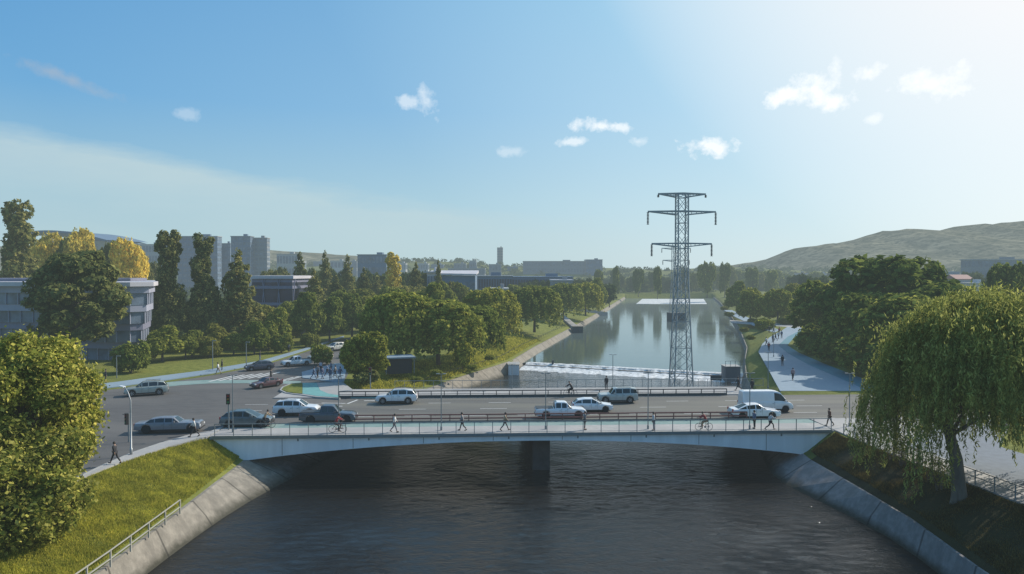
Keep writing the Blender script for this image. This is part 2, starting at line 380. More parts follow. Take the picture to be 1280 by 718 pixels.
def SKYCOL(nt,c,el,az,m):
    """physical sky, graded towards the cleaner cyan of the photograph, whiter near the sun"""
    N=nt.nodes; L=nt.links
    tc=N.new('ShaderNodeTexCoord'); dp=N.new('ShaderNodeVectorMath'); dp.operation='DOT_PRODUCT'; L.new(tc.outputs['Generated'],dp.inputs[0])
    dp.inputs[1].default_value=(math.sin(SUN_AZ-R(8))*math.cos(SUN_EL),math.cos(SUN_AZ-R(8))*math.cos(SUN_EL),math.sin(SUN_EL))
    e=m('DIVIDE',el,.6,None,True); e.node.use_clamp=True
    k=1.0
    def rp(st): return ramp(nt,e,[(p,tuple(v*k for v in c_)) for p,c_ in st])
    A_=rp([(0,(.44,.62,.68)),(.16,(.34,.57,.70)),(.36,(.17,.43,.72)),(.62,(.105,.34,.66)),(1,(.08,.27,.58))])
    B_=rp([(0,(.82,.95,.99)),(.25,(.66,.88,.98)),(.6,(.50,.80,.97)),(1,(.42,.74,.95))])
    s=ramp(nt,dp.outputs['Value'],[(.22,(0,0,0)),(.52,(.20,.20,.20)),(.74,(.60,.60,.60)),(.88,(1,1,1))])
    g=mixc(nt,s,A_,B_)
    glow=ramp(nt,dp.outputs['Value'],[(.76,(0,0,0)),(.93,(1,1,1))])
    g=mixc(nt,glow,g,(1.0,1.0,1.0))
    g=mixc(nt,1.0,g,(10.0,10.0,10.0),'MULTIPLY')
    g.node.clamp_result=False
    return mixc(nt,.10,g,c)
make_world()
sd=bpy.data.lights.new('sun','SUN'); sd.energy=4.8; sd.angle=R(.6); sd.color=(1,.93,.82)
so=bpy.data.objects.new('sun',sd); COL.objects.link(so)
dv=Vector((math.sin(SUN_AZ)*math.cos(SUN_EL),math.cos(SUN_AZ)*math.cos(SUN_EL),math.sin(SUN_EL)))
so.rotation_euler=dv.to_track_quat('Z','Y').to_euler(); so.location=dv*200
cd=bpy.data.cameras.new('camera'); cam=bpy.data.objects.new('camera',cd); COL.objects.link(cam)
cam.location=(0,0,CH); cam.rotation_euler=(R(90)-PITCH,0,0); cd.sensor_width=36; cd.lens=F/1280*36; cd.clip_start=.5; cd.clip_end=9000
scene.camera=cam
scene.view_settings.view_transform='Standard'; scene.view_settings.look='None'; scene.view_settings.exposure=0

# ---------------------------------------------------------------- terrain
#      Y    topL   wallL  waterL waterR wallR  topR
ST=[(-60,-34,-24.4,-23.9,26.2,26.6,37.5),(0,-33.2,-24.3,-23.8,26.4,26.8,36.2),(30,-32.6,-24.1,-23.6,26.8,27.2,35),(42,-32.2,-24.0,-23.5,27.1,27.5,33.9),
 (50.6,-31.9,-24.2,-23.2,27.6,28.2,32.9),(57.4,-31.2,-24.4,-22.6,26.6,28.1,31.9),(62.6,-29.9,-24.6,-21.7,25.4,27.9,31.3),
 (66.5,-28.0,-24.8,-20.7,24.6,27.7,30.7),(72,-27,-23.6,-19.4,25.5,28.2,31),(94,-24.6,-17.0,-13.8,31,32.4,34.9),
 (118,-19,-9.0,-7.0,37.8,38.6,42.2),(141,-9.5,0.0,1.6,45,45.7,49),(166,-3.5,5,7,53.6,54.3,59.5),(222,7,18,20,69.5,70.2,78),
 (300,24,35.2,37,90,90.7,101),(416,48,60.3,62,119.5,120.2,131),(500,66,78,79.5,139,140,152)]
def sect(Y):
    for a,b in zip(ST,ST[1:]):
        if a[0]<=Y<=b[0]:
            t=(Y-a[0])/(b[0]-a[0]); return [a[k]+(b[k]-a[k])*t for k in range(7)]
    return list(ST[-1])
WZ=-4.0; WZ2=-3.2; TZ=-2.2
def bankz(x,Y):
    s=sect(Y)
    if x<=s[1]: t=(s[2]-x)/(s[2]-s[1]); return 0
    if x<s[2]: t=(x-s[1])/(s[2]-s[1]); return TZ*t
    if x>=s[6]: return 0
    if x>s[5]: return TZ*(1-(x-s[5])/(s[6]-s[5]))
    return TZ
def ground_mesh():
    ys=sorted(set([s[0] for s in ST]+list(np.arange(-60,130,4.0))+list(np.arange(130,500,12.0))+[500]))
    rows=[]
    for Y in ys:
        s=sect(Y); xs=[(-6000,0),(-1500,0),(-400,0),(-120,0),(-60,0),(s[1]-6 if s[1]-6>-60 else -50,0),(s[1],0)]
        for t in (.2,.4,.6,.8): 
            x=s[1]+(s[2]-s[1])*t; xs.append((x,TZ*t+.10*noise.noise(Vector((x*.35,Y*.35,0)))-.12*math.sin(math.pi*t)))
        xs+=[(s[2],TZ),(s[2]+.02,TZ-.3),(s[3]+.0,-6.5),(s[4],-6.5),(s[5]-.02,TZ-.3),(s[5],TZ)]
        for t in (.2,.4,.6,.8):
            x=s[5]+(s[6]-s[5])*t; xs.append((x,TZ*(1-t)+.10*noise.noise(Vector((x*.4,Y*.4,9)))+(.15*math.sin(math.pi*t) if Y<66 else 0)))
        xs+=[(s[6],0),(s[6]+6,0),(170 if Y<510 else 170,0),(400,0),(1500,0),(6000,0)]
        rows.append([(x,Y,z) for x,z in xs])
    n=len(rows[0]); last=rows[-1]
    rows.append([(x,Y+3,0) for (x,Y,z) in last])
    for Y in (620,900,1500,3000,8000): rows.append([(x*1.0,Y,0) for (x,_,z) in last])
    mb=MB(); V=[p for r in rows for p in r]
    Fs=[(i*n+k,i*n+k+1,(i+1)*n+k+1,(i+1)*n+k) for i in range(len(rows)-1) for k in range(n-1)]
    mb.add(V,Fs); return mb
gnd=ground_mesh().build('ground',M['ground'],smooth=True,fix=False); tag(gnd,'grassy ground on both sides of the river','ground',kind='structure')
gnd.data.materials.append(M['soil'])
for p in gnd.data.polygons:
    c=p.center
    if c.x>20 and c.x<40 and c.y<66 and c.x>sect(max(-60,c.y))[5]-.5 and c.x<sect(max(-60,c.y))[6]+.3: p.material_index=1
# bank top lines on ground: wall skins
def wall(side,Y0,Y1,step,mat,name,label,z_low=-6.0,top=.6):
    ys=list(np.arange(Y0,Y1,step))+[Y1]; A=[];B=[];C=[];D=[]
    for Y in ys:
        s=sect(Y); 
        if side=='L': A.append((s[2]-top,Y,TZ+.05)); B.append((s[2]+.08,Y,TZ+.05)); C.append((s[3]+.06,Y,WZ)); D.append((s[3]+.5,Y,z_low))
        else: A.append((s[5]+top,Y,TZ+.05)); B.append((s[5]-.08,Y,TZ+.05)); C.append((s[4]-.06,Y,WZ)); D.append((s[4]-.5,Y,z_low))
    mb=MB(); n=len(ys); V=A+B+C+D+[(a[0],a[1],TZ-.4) for a in A]
    Fs=[]
    for a,b in ((4,0),(0,1),(1,2),(2,3)):
        Fs+=[(a*n+i,a*n+i+1,b*n+i+1,b*n+i) for i in range(n-1)]
    mb.add(V,Fs); o=mb.build(name,mat); return tag(o,label,'wall')
wall('L',-60,68,4,M['wall_sun'],'canal_wall','tan concrete canal wall below the sunny grass bank, left of the bridge',top=.5)
wall('R',-60,68,4,M['wall_shade'],'canal_wall','grey shaded concrete canal wall below the brown bank on the right')
wall('L',68.01,96,3,M['wall_shade'],'canal_wall','shaded canal wall under the left end of the bridge')
wall('R',68.01,96,3,M['wall_shade'],'canal_wall','shaded canal wall under the right end of the bridge')
wall('L',96.01,500,6,M['wall_sun'],'canal_wall','long pale concrete wall along the left bank upstream of the bridge',top=.9)
wall('R',96.01,500,6,M['concrete'],'canal_wall','thin pale wall edging the right bank upstream of the bridge',top=.35)
# path on top of far left wall
# expansion joints on the near walls are built as thin ribs
def footing():
    pass
# water sheets
def water(Y0,Y1,z,mat,name,label,cut=None):
    ys=list(np.arange(Y0,Y1,6))+[Y1]; A=[];B=[]
    for Y in ys:
        s=sect(Y); A.append((s[3]-.5,Y,z)); B.append((s[4]+.5,Y,z))
    struct(name,MB().strip(A,B),mat,label,'water')
WL=Vector((3.0,146,0)); WR=Vector((42.6,128.5,0))    # ends of the weir
def water_poly(left,right,z):
    return MB().add([(*p,z) for p in left+right[::-1]],[tuple(range(len(left)+len(right)))])
def edge_pts(Ya,Yb,k,off,step=6):
    ys=list(np.arange(Ya,Yb,step))+[Yb]; return [(sect(Y)[k]+off,Y) for Y in ys]
lp=edge_pts(-60,146,3,-.45); rp=edge_pts(-60,128.5,4,.45)
poly=lp+rp[::-1]; struct('river',MB().prism(poly,WZ,WZ),M['water'],'dark rippled river under the bridge','water')
lp=edge_pts(146,500,3,-.45); rp=edge_pts(128.5,500,4,.45)
poly=lp+rp[::-1]; struct('river_upstream',MB().prism(poly,WZ2,WZ2),M['water2'],'calm pale river upstream of the weir','water')
# weir with foam
def weir():
    t=thing('weir','long low weir of white foaming water across the river behind the pylon','weir')
    n=90; A=[];B=[];C=[];D=[];E_=[]
    d=(WR-WL); nrm=Vector((d.y,-d.x,0)).normalized()
    if nrm.y>0: nrm=-nrm
    for i in range(n+1):
        p=WL+d*(i/n); w1=.25*noise.noise(Vector((i*.3,0,0))); w2=.5*noise.noise(Vector((i*.45,7,0)))
        A.append((*(p-nrm*(1.6+w2))[:2],WZ2+.02)); B.append((*(p+nrm*.1)[:2],WZ2+.12+.2*w1)); C.append((*(p+nrm*(.9+w1))[:2],WZ+.45+.3*w2))
        D.append((*(p+nrm*(3.4+w2*1.5))[:2],WZ+.22+.3*w1)); E_.append((*(p+nrm*(5.2+w2*3+w1*2))[:2],WZ-.05))
    mb=MB(); V=A+B+C+D+E_; m=n+1
    mb.add(V,[(a*m+i,a*m+i+1,(a+1)*m+i+1,(a+1)*m+i) for a in range(4) for i in range(n)])
    mb.build('foam',M['broken_foam'],t,smooth=True)
    sb=MB(); sb.prism([(WL-nrm*.5)[:2],(WR-nrm*.5)[:2],(WR+nrm*1.2)[:2],(WL+nrm*1.2)[:2]],-6.4,WZ2-.25); sb.build('sill',M['concrete'],t)
    for q in (.13,):
        p=WL+d*q; MB().box((p.x,p.y,WZ2+.3),(.4,.6,1.1)).build('post',M['barrier'],t)
weir()
c=G(916,478,WZ); t=thing('weir_block','grey concrete block at the right end of the weir','concrete block',(c.x,c.y,0))
MB().box((0,1.2,-3.0),(2.6,2.6,3.4)).build('block',M['concrete_b'],t); MB().box((0,1.2,-1.26),(2.8,2.8,.08)).build('cap',M['kerb'],t)
rb=MB()
for k in range(4): rb.bar((-1.3+k*.87,0,-1.25),(-1.3+k*.87,0,-.3),.06)
rb.bar((-1.3,0,-.3),(1.3,0,-.3),.06); rb.build('guard_rail',M['rail'],t)
c=G(895,482,WZ); t=thing('warning_sign','small dark board on two posts in the river left of the concrete block','sign',(c.x,c.y,0))
MB().box((0,0,-2.7),(1.9,.12,.9)).build('board',M['barrier'],t)
for s in (-.8,.8): MB().bar((s,0,-5),(s,0,-2.3),.1).build('post',M['steel'],t)
# far bright foam apron
ys=np.linspace(412,490,14); A=[];B=[]
for Y in ys: s=sect(Y); A.append((s[3]+1.5*noise.noise(Vector((Y,0,0)))+2+(490-Y)*.10+(Y-412)*.12,Y,WZ2+.05)); B.append((s[4]-3+2*noise.noise(Vector((Y,5,0)))-(490-Y)*.05-(Y-412)*.04,Y,WZ2+.05))
tag(MB().strip(A,B).build('foam_apron',M['broken_foam']),'bright white foaming water at the far end of the river','foam',kind='structure')
# ---------------------------------------------------------------- bridge frame and roads
BE=Vector((1,.045,0)).normalized(); BN=Vector((-.045,1,0)).normalized(); BO=Vector((0,67.4,0)); BRZ=math.atan(.045)
def B(u,v,z=0): return BO+BE*u+BN*v+Vector((0,0,z))
M['teal_b']=surf('bright_teal',(.13,.32,.31),.85,0,.12,1.5)
def xy(p): return (p[0],p[1])
U0,U1=-27.9,30.9; W1=3.3; W2=5.3; R0=5.6; R1=20.0; F0=20.4; F1=26.3; PZ=.12
# asphalt
near_in=[B(U0+.5,R0)]+[G(*p) for p in ((262,541),(235,546),(200,556),(165,568),(130,583),(95,600),(40,632),(-40,690),(-140,760))]
asph=[xy(p) for p in near_in]+[(-75,38),(-110,60),(-110,86)]+[xy(G(*p)) for p in ((100,492),(150,486),(205,479),(262,470),(330,457),(380,441),(430,424),(480,412),(520,401),(545,402),(520,412),(490,424),(462,437),(445,450),(436,466),(428,482))]+[xy(B(-19.0,F0-.5)),xy(B(-19.0,R0))]
struct('road_junction',MB().prism(asph,.012,.012),M['asphalt'],'wide grey asphalt junction left of the bridge','road')
struct('bridge_road',MB().prism([xy(B(-19.02,R0)),xy(B(120,R0)),xy(B(120,R1)),xy(B(-19.02,R1+.2))],.022,.022),M['asphalt2'],'asphalt road running over the bridge','road')
# left near pavement
outer=[(265,548),(210,560),(150,580),(110,596),(75,612),(20,640),(-60,700),(-160,790)]
inn=[(320,537),(262,541),(235,546),(200,556),(165,568),(130,583),(95,600),(40,632),(-40,690),(-140,760)]
pv=[xy(B(U0+5.5,0))]+[xy(B(U0-.1,0))]+[xy(G(*p)) for p in outer[1:]]+[xy(G(*p)) for p in inn[::-1][:-1]]+[xy(B(U0+5.5,W1))]
pl=[xy(B(U0-.15,-.02))]+[xy(G(*p)) for p in outer[1:]]+[xy(G(*p)) for p in inn[::-1][:-1]]+[xy(B(U0-.15,R0-.1))]
struct('pavement',MB().prism(pl,-.2,PZ),M['paving'],'pale pavement curving along the top of the sunny grass bank','pavement')
kb=MB(); kp=[G(*p) for p in inn[1:]]
for a,b in zip(kp,kp[1:]): kb.bar(a+Vector((0,0,.06)),b+Vector((0,0,.06)),.18,.17)
struct('kerb',kb,M['kerb'],'stone kerb between the pavement and the junction','kerb')
# pavement right (along the bank top) and road beyond it
rp_=[(sect(Y)[6]+.1,Y) for Y in (66.5,62.6,57.4,50.6,42,30,10,-40)]
ro_=[(sect(Y)[6]+3.4,Y) for Y in (66.5,62.6,57.4,50.6,42,30,10,-40)]
pr=[xy(B(U1+.15,-.02))]+rp_[1:]+ro_[::-1][:-1]+[xy(B(U1+8,-.5)),xy(B(U1+14,R0-.1)),xy(B(U1+.15,R0-.1))]
struct('pavement',MB().prism(pr,-.2,PZ),M['paving'],'pale pavement above the brown bank, right of the bridge','pavement')
rr=[(x+.02,y) for x,y in ro_[1:]]+[(x+8,y) for x,y in ro_[::-1][:-1]]+[xy(B(U1+22,R0-.1)),xy(B(U1+14.2,R0-.1)),xy(B(U1+8.1,-.5))]
struct('riverside_road',MB().prism(rr,.012,.012),surf('blue_asphalt',(.13,.155,.185),.85,0,.15,1.5,.2,30),'blue grey riverside road behind the willow','road')
# promenade
lf=[(975,489),(962,465),(948,440),(953,430),(962,422),(978,413),(984,409)]; rt=[(1086,489),(1040,469),(1010,456),(985,442),(973,432),(985,421),(1004,412),(1018,408)]
struct('promenade',MB().prism([xy(G(*p)) for p in lf]+[xy(G(*p)) for p in rt[::-1]],-.1,.03),M['bluepave'],'pale blue riverside promenade with walkers','path')
r2=[(1120,489),(1066,469),(1030,455),(998,441),(984,432),(993,422),(1010,413),(1022,409)]
struct('cycle_path',MB().prism([xy(G(*p)) for p in rt[:-1]]+[xy(G(*p)) for p in r2[:-1][::-1]],-.1,.05),surf('dark_teal',(.06,.19,.24),.8,0,.12,1.2),'teal cycle path along the right side of the promenade','path')
struct('cross_path',MB().prism([xy(G(*p)) for p in ((915,404),(1012,411),(1075,412),(1075,407),(1010,406.5),(912,400.5))],-.1,.04),M['paving'],'pale path crossing at the far end of the promenade','path')
struct('side_path',MB().prism([xy(G(*p)) for p in ((905,388),(920,397),(948,410),(968,416),(975,413),(955,406),(932,396),(915,388))],-.1,.05),M['bluepave'],'narrow path behind the right bank','path')
struct('far_road',MB().prism([xy(G(*p)) for p in ((757,365),(900,362.5),(900,361.6),(757,363.6))],-.1,.05),M['paving'],'pale road crossing far behind the river','road')
# left back roadside path and parking strip
struct('roadside_path',MB().prism([xy(G(*p)) for p in ((100,490),(150,484),(205,476.5),(262,468),(330,455),(380,439),(430,422),(430,420.5),(380,436.5),(325,452),(255,464),(200,471),(150,478),(100,484))],-.1,PZ),M['bluepave'],'blue grey footpath along the far side of the junction','pavement')
# teal band and zebra
struct('cycle_crossing',MB().prism([xy(G(*p)) for p in ((170,488),(225,482),(262,479.6),(335,479.2),(376,481),(376,477),(335,475.6),(262,475.2),(215,477.5),(170,484))],.02,.02+.004),M['teal'],'teal cycle lane crossing the far side of the junction','cycle lane')
struct('plaza',MB().prism([xy(G(*p)) for p in ((378,473),(430,480),(432,466),(440,454),(418,455),(396,461),(377,466))],-.1,.1),M['bluepave'],'blue plaza where people wait left of the round tree','pavement')
struct('island_paving',MB().prism([xy(G(*p)) for p in ((396,480),(428,479),(452,496.5),(432,497),(410,493.5),(400,489))],-.1,.14),M['paving'],'white paved corner beside the traffic island','pavement')
struct('island_teal',MB().prism([xy(G(*p)) for p in ((378.2,480),(395.8,480),(399.8,489),(409.8,493.4),(395,496.4),(378.2,493.6))],-.1,.145).prism([xy(G(*p)) for p in ((409.9,493.5),(431.9,497.05),(470,497.3),(470,498.6),(425,498.4),(395,496.5))],-.1,.145),M['teal_b'],'teal cycle lane round the traffic island','cycle lane')
isl=struct('traffic_island',MB().prism([xy(G(*p)) for p in ((377.9,480),(364,481),(354,485),(351,488.5),(358,491.5),(368,493),(377.9,493.8))],-.1,.2),M['ground'],'small green tip of the traffic island','traffic island')
kb=MB(); kp=[G(*p,.1) for p in ((378,479.8),(364,480.6),(353.5,484.8),(350.5,488.6),(357.5,492),(368,493.6),(378,494.6),(395,497.2),(425,499))]
for a,b in zip(kp,kp[1:]): kb.bar(a,b,.2,.24)
struct('kerb',kb,M['kerb'],'kerb round the traffic island','kerb')
def zebra(c0,c1,n,ln,w,name,label):
    mb=MB(); a=G(*c0); b=G(*c1); d=(Vector((6,26,0))).normalized(); s=(b-a)
    for i in range(n):
        p=a+s*((i+.5)/n); q=Vector((-d.y,d.x,0))*w/2; l=d*ln/2
        mb.prism([xy(p-l-q),xy(p+l-q),xy(p+l+q),xy(p-l+q)],.031,.031)
    struct(name,mb,M['white_line'],label,'road marking')
zebra((272,474),(342,468.5),6,6.0,.45,'zebra_crossing','white stripes of the crossing left of the dark red car')
zebra((350,476.5),(376,471.5),3,5.6,.45,'zebra_crossing','white stripes of the crossing right of the dark red car')
ln=MB()
for v,u0,u1,st,dl in ((9.0,-17,34,6,2.6),(12.75,-30,34,9,3.0),(16.4,-30,34,7,2.6)):
    u=u0
    while u<u1:
        ln.prism([xy(B(u,v)),xy(B(u+dl,v)),xy(B(u+dl,v+.14)),xy(B(u,v+.14))],.031,.031); u+=st
for v,u0,u1 in ((5.95,-18,34),(19.6,-16,34)):
    ln.prism([xy(B(u0,v)),xy(B(u1,v)),xy(B(u1,v+.12)),xy(B(u0,v+.12))],.031,.031)
struct('lane_markings',ln,M['white_line'],'white lane lines on the bridge road','road marking')
ln=MB()
for a,b in (((402,504),(432,504.5)),((434,505),(447,500)),((455,501),(470,501)),((402,507.5),(428,508))):
    p=G(*a,.031);q=G(*b,.031); d=(q-p).normalized(); s=Vector((-d.y,d.x,0))*.13
    ln.prism([xy(p-s),xy(q-s),xy(q+s),xy(p+s)],.033,.033)
struct('lane_markings',ln,M['white_line'],'white guide lines by the traffic island','road marking')

# ---------------------------------------------------------------- bridge
t=thing('road_bridge','long low concrete road bridge with a shallow arched pale side spanning the river','bridge',tuple(BO),0)
def bp(u,v,z): p=B(u,v,z)-BO; return (p.x,p.y,p.z)
us=list(np.linspace(U0,U1,49))
def soff(u):
    k=(u-(U0+U1)/2)/((U1-U0)/2-2.6); k=min(1,abs(k)); return -.62-1.65*k**2.1
def soffit_girder(v0,v1,mat,name,zt=.0):
    A=[bp(u,v0,zt) for u in us]; Bm=[bp(min(max(u,U0+2.6),U1-2.9),v0,soff(u)) for u in us]
    A2=[bp(u,v1,zt) for u in us]; B2=[bp(min(max(u,U0+2.6),U1-2.9),v1,soff(u)) for u in us]
    n=len(us); mb=MB(); mb.add(A+Bm+B2+A2,[(a*n+i,a*n+i+1,((a+1)%4)*n+i+1,((a+1)%4)*n+i) for a in range(4) for i in range(n-1)]+[(0,n,2*n,3*n),(n-1,2*n-1,3*n-1,4*n-1)])
    mb.build(name,mat,t)
soffit_girder(.10,.75,M['fascia'],'fascia_girder',-.02)
soffit_girder(25.5,26.1,M['fascia'],'fascia_girder',-.02)
def slab(u0,u1,v0,v1,z0,z1,mat,name,parent=t):
    mb=MB(); V=[bp(u,v,z) for u in (u0,u1) for v in (v0,v1) for z in (z0,z1)]
    mb.add(V,[(0,1,3,2),(4,6,7,5),(0,4,5,1),(2,3,7,6),(0,2,6,4),(1,5,7,3)]); return mb.build(name,mat,parent)
for k in range(1,9):
    u=U0+(U1-U0)*k/9; z=soff(u); slab(u-.02,u+.02,.088,.1,z+.05,-.2,M['pierm'],'joint')
    slab(u+1.4,u+1.52,.02,.098,-.42,-.16,M['rail'],'drain_pipe')
# soffit deck built with the same arch
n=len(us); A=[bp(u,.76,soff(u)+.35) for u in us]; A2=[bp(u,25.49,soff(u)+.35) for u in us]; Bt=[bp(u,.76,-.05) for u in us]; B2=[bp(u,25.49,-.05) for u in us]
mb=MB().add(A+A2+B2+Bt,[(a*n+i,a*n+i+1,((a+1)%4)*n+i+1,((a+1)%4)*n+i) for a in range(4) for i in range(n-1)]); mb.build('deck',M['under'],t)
slab(U0,U1,-.12,W1,-.16,PZ,M['paving'],'footway')
slab(U0,U1,W1+.003,W2,-.1,PZ-.02,M['teal'],'cycle_lane')
slab(U0,U1,F0,F1,-.16,PZ,M['paving'],'footway')
slab(U0+.2,U1-.2,-.16,-.122,-.10,.17,M['rail'],'edge_strip')
mb=MB()
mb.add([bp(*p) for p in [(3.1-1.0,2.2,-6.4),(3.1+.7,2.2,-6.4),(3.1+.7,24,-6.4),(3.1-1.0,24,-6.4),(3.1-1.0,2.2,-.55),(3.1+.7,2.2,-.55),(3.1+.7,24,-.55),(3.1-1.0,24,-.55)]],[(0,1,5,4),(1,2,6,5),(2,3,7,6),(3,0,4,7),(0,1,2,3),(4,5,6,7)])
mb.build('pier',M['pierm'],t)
for u in (U0+1.2,U1-1.2): slab(u-1.0,u+1.0,1.0,25.2,-5,-.1,M['concrete_b'],'abutment')

def railing(name,label,u0,u1,v,h,step,mat,rails,pw=.07,base=None,z0=PZ,rw=.07):
    o=thing(name,label,'railing',tuple(B(u0,v,0)))
    nn=int(round((u1-u0)/step)); O=B(u0,v,0)
    def q(u,z): return B(u,v,z)-O
    for i in range(nn+1):
        u=u0+(u1-u0)*i/nn
        MB().box(tuple(q(u,(z0+h+z0)/2)),(pw,pw,h),rz=BRZ).build('post',mat,o)
    for z,w in rails: MB().bar(q(u0,z0+z),q(u1,z0+z),rw,w).build('rail',mat,o)
    if base: MB().bar(q(u0,z0+base/2),q(u1,z0+base/2),.26,base).build('base',M['barrier'],o)
    return o
railing('bridge_railing','thin steel railing along the near edge of the bridge',U0+.4,U1-.2,.08,1.1,1.72,M['rail'],[(1.1,.07),(.12,.03)],pw=.06,rw=.06)
railing('guard_rail','red brown guard rail between the near cycle lane and the traffic',-17.5,24.5,R0-.12,.85,1.9,M['redrail'],[(.82,.13),(.45,.13)],pw=.09,base=.22,z0=.02)
railing('guard_rail','dark guard rail on the far side of the bridge road',-20,27.5,R1+.2,.82,1.6,M['darkrail'],[(.8,.12),(.45,.05)],pw=.09,base=.3,z0=.02)
railing('bridge_railing','fine dark railing on the far edge of the bridge',-14,34.5,F1-.1,1.05,1.25,M['rail'],[(1.05,.06),(.15,.04)],pw=.05,rw=.05)
# railing on the near left wall
def poly_rail(name,label,pts,h,mat,rails,pw,rw,zs,pieces=1):
    o=thing(name,label,'railing',tuple(pts[0])); P0=Vector(pts[0])
    for p in pts: MB().box(tuple(Vector(p)-P0+Vector((0,0,h/2))),(pw,pw,h)).build('post',mat,o)
    for z in rails:
        mb=MB()
        for a,b in zip(pts,pts[1:]): mb.bar(Vector(a)-P0+Vector((0,0,z)),Vector(b)-P0+Vector((0,0,z)),rw,rw)
        mb.build('rail',mat,o)
    return o
pts=[Vector((sect(Y)[2]+.28,Y,TZ+.05)) for Y in np.arange(51.6,30,-2.35)]
poly_rail('wall_railing','cream two bar railing on top of the sunny canal wall',pts,1.02,M['creamrail'],(1.0,.5),.09,.06,0)
Ys=np.arange(66.8,20,-1.75); pts=[Vector((sect(Y)[6]+.2,Y,PZ)) for Y in Ys]
poly_rail('pavement_railing','grey railing along the pavement above the brown bank',pts,1.05,M['rail'],(1.03,.55),.07,.05,0)
Ys=np.arange(98,240,3.2); pts=[Vector((sect(Y)[2]-2.4,Y,TZ+.05)) for Y in Ys]
poly_rail('path_railing','thin dark railing beside the path on the far left bank',pts,.9,M['darkrail'],(.9,),.07,.05,0)

# ---------------------------------------------------------------- pylons
def pylon(loc,H,wb,wt,label,arms,base_plinth=None,rz=0):
    t=thing('pylon',label,'pylon',loc,rz)
    def w(z): k=min(1,z/(H*.62)); return wb+(wt-wb)*k
    for sx in (-1,1):
        for sy in (-1,1):
            mb=MB()
            zs=np.linspace(0,H,8); 
            for a,b in zip(zs,zs[1:]): mb.bar((sx*w(a)/2,sy*w(a)/2,a),(sx*w(b)/2,sy*w(b)/2,b),.17 if H>30 else .16)
            mb.build('leg',M['pylon'],t)
    mb=MB(); z=0; i=0
    while z<H-.6:
        st=w(z)*(.85 if z<H*.5 else 1.25); z2=min(H,z+st); a,b=w(z)/2,w(z2)/2; tw=.065
        for k in range(4):
            c=[(-1,-1),(1,-1),(1,1),(-1,1)]; p,q=c[k],c[(k+1)%4]
            mb.bar((p[0]*a,p[1]*a,z),(q[0]*b,q[1]*b,z2),tw); mb.bar((q[0]*a,q[1]*a,z),(p[0]*b,p[1]*b,z2),tw)
            if i%2==0: mb.bar((p[0]*b,p[1]*b,z2),(q[0]*b,q[1]*b,z2),.09)
        z=z2; i+=1
    mb.build('lattice',M['pylon'],t)
    for (za,half,drop) in arms:
        mb=MB(); ww=w(za)/2
        for s in (-1,1):
            for y in (-1,1):
                mb.bar((0,y*ww,za+.2),(s*half,0,za+.15),.2); mb.bar((s*ww,y*ww,za-.35),(s*half,0,za+.1),.16)
            for k in range(1,6):
                x=ww+(half-ww)*k/6; yy=ww*(1-k/6)
                mb.bar((s*x,-yy,za+.18),(s*x,yy,za+.18),.08); mb.bar((s*x,0,za+.18),(s*x,0,za-.35+.42*k/6),.08)
        mb.build('cross_arm',M['pylon'],t)
        if drop:
            for s in (-1,1):
                ins=MB(); prof=[]
                for k in range(9): 
                    zz=-k*drop/9; prof+=[(.08,zz),(.2,zz-.03),(.2,zz-drop/18),(.08,zz-drop/18-.02)]
                ins.lathe(prof[::-1],(s*half,0,za),n=8); ins.build('insulator',M['darkrail'],t)
    if base_plinth: MB().box((0,0,base_plinth/2),(wb+1.2,wb+1.2,base_plinth)).build('plinth',M['barrier'],t)
    return t
c=AT(852,118,WZ-.8); H1=ZAT(243,118)-c.z
pylon(tuple(c),H1,3.2,1.65,'tall grey lattice pylon with three cross arms standing in the river',[(ZAT(244,118)-c.z,3.95,.45),(ZAT(266,118)-c.z,5.65,2.1),(ZAT(306,118)-c.z,5.0,2.0)],rz=R(4))
c=AT(845,268,WZ2-.5); H2=ZAT(307,268)-c.z
pylon(tuple(c),H2,4.2,2.6,'smaller distant pylon right behind the tall one, on a dark plinth',[(ZAT(311,268)-c.z,5.4,1.6),(ZAT(326,268)-c.z,5.0,1.6)],base_plinth=3.8,rz=R(3))

# ---------------------------------------------------------------- street lamps, signals
def lamp_T(loc,H,label,rz=0,group=None):
    t=thing('street_lamp',label,'street lamp',loc,rz,group)
    MB().tube([(0,0,0),(0,0,.35),(0,0,.36),(0,0,H)],[.10,.10,.05,.038],8).build('pole',M['rail'],t,smooth=False)
    MB().bar((-.40,0,H),(.40,0,H),.05).build('arm',M['steel'],t)
    for s in (-1,1): MB().box((s*.33,0,H+.03),(.32,.16,.06)).build('lamp_head',M['steel'],t)
    return t
def desc(i,n,what): return what
nl=[(296,539,4.4,'slim street lamp by the teal hatchback'),(425,539,5.3,'slim street lamp by the navy pickup at the bridge start'),(552,538,5.4,'slim street lamp on the near footway left of the white pickup'),
    (682,538,5.4,'slim street lamp in front of the white pickup truck'),(810,538,5.4,'slim street lamp on the near footway by the pedestrian in pale clothes'),(937,538,5.4,'slim street lamp in front of the white saloon on the bridge'),(1058,533,5.2,'slim street lamp at the right end of the bridge by the willow')]
lp0=None
for px,py,h,lb in nl:
    p=G(px,py); 
    v=(p-BO).dot(BN); u=(p-BO).dot(BE)
    if u>U0 and u<U1+4: p=B(u,max(.5,min(1.6,v)))
    if lp0 is None: lp0=lamp_T(tuple(p+Vector((0,0,PZ))),5.4,lb,BRZ,'slim street lamps')
    else: dup(lp0,tuple(p+Vector((0,0,PZ))),BRZ,lb,scale=(1,1,h/5.4))
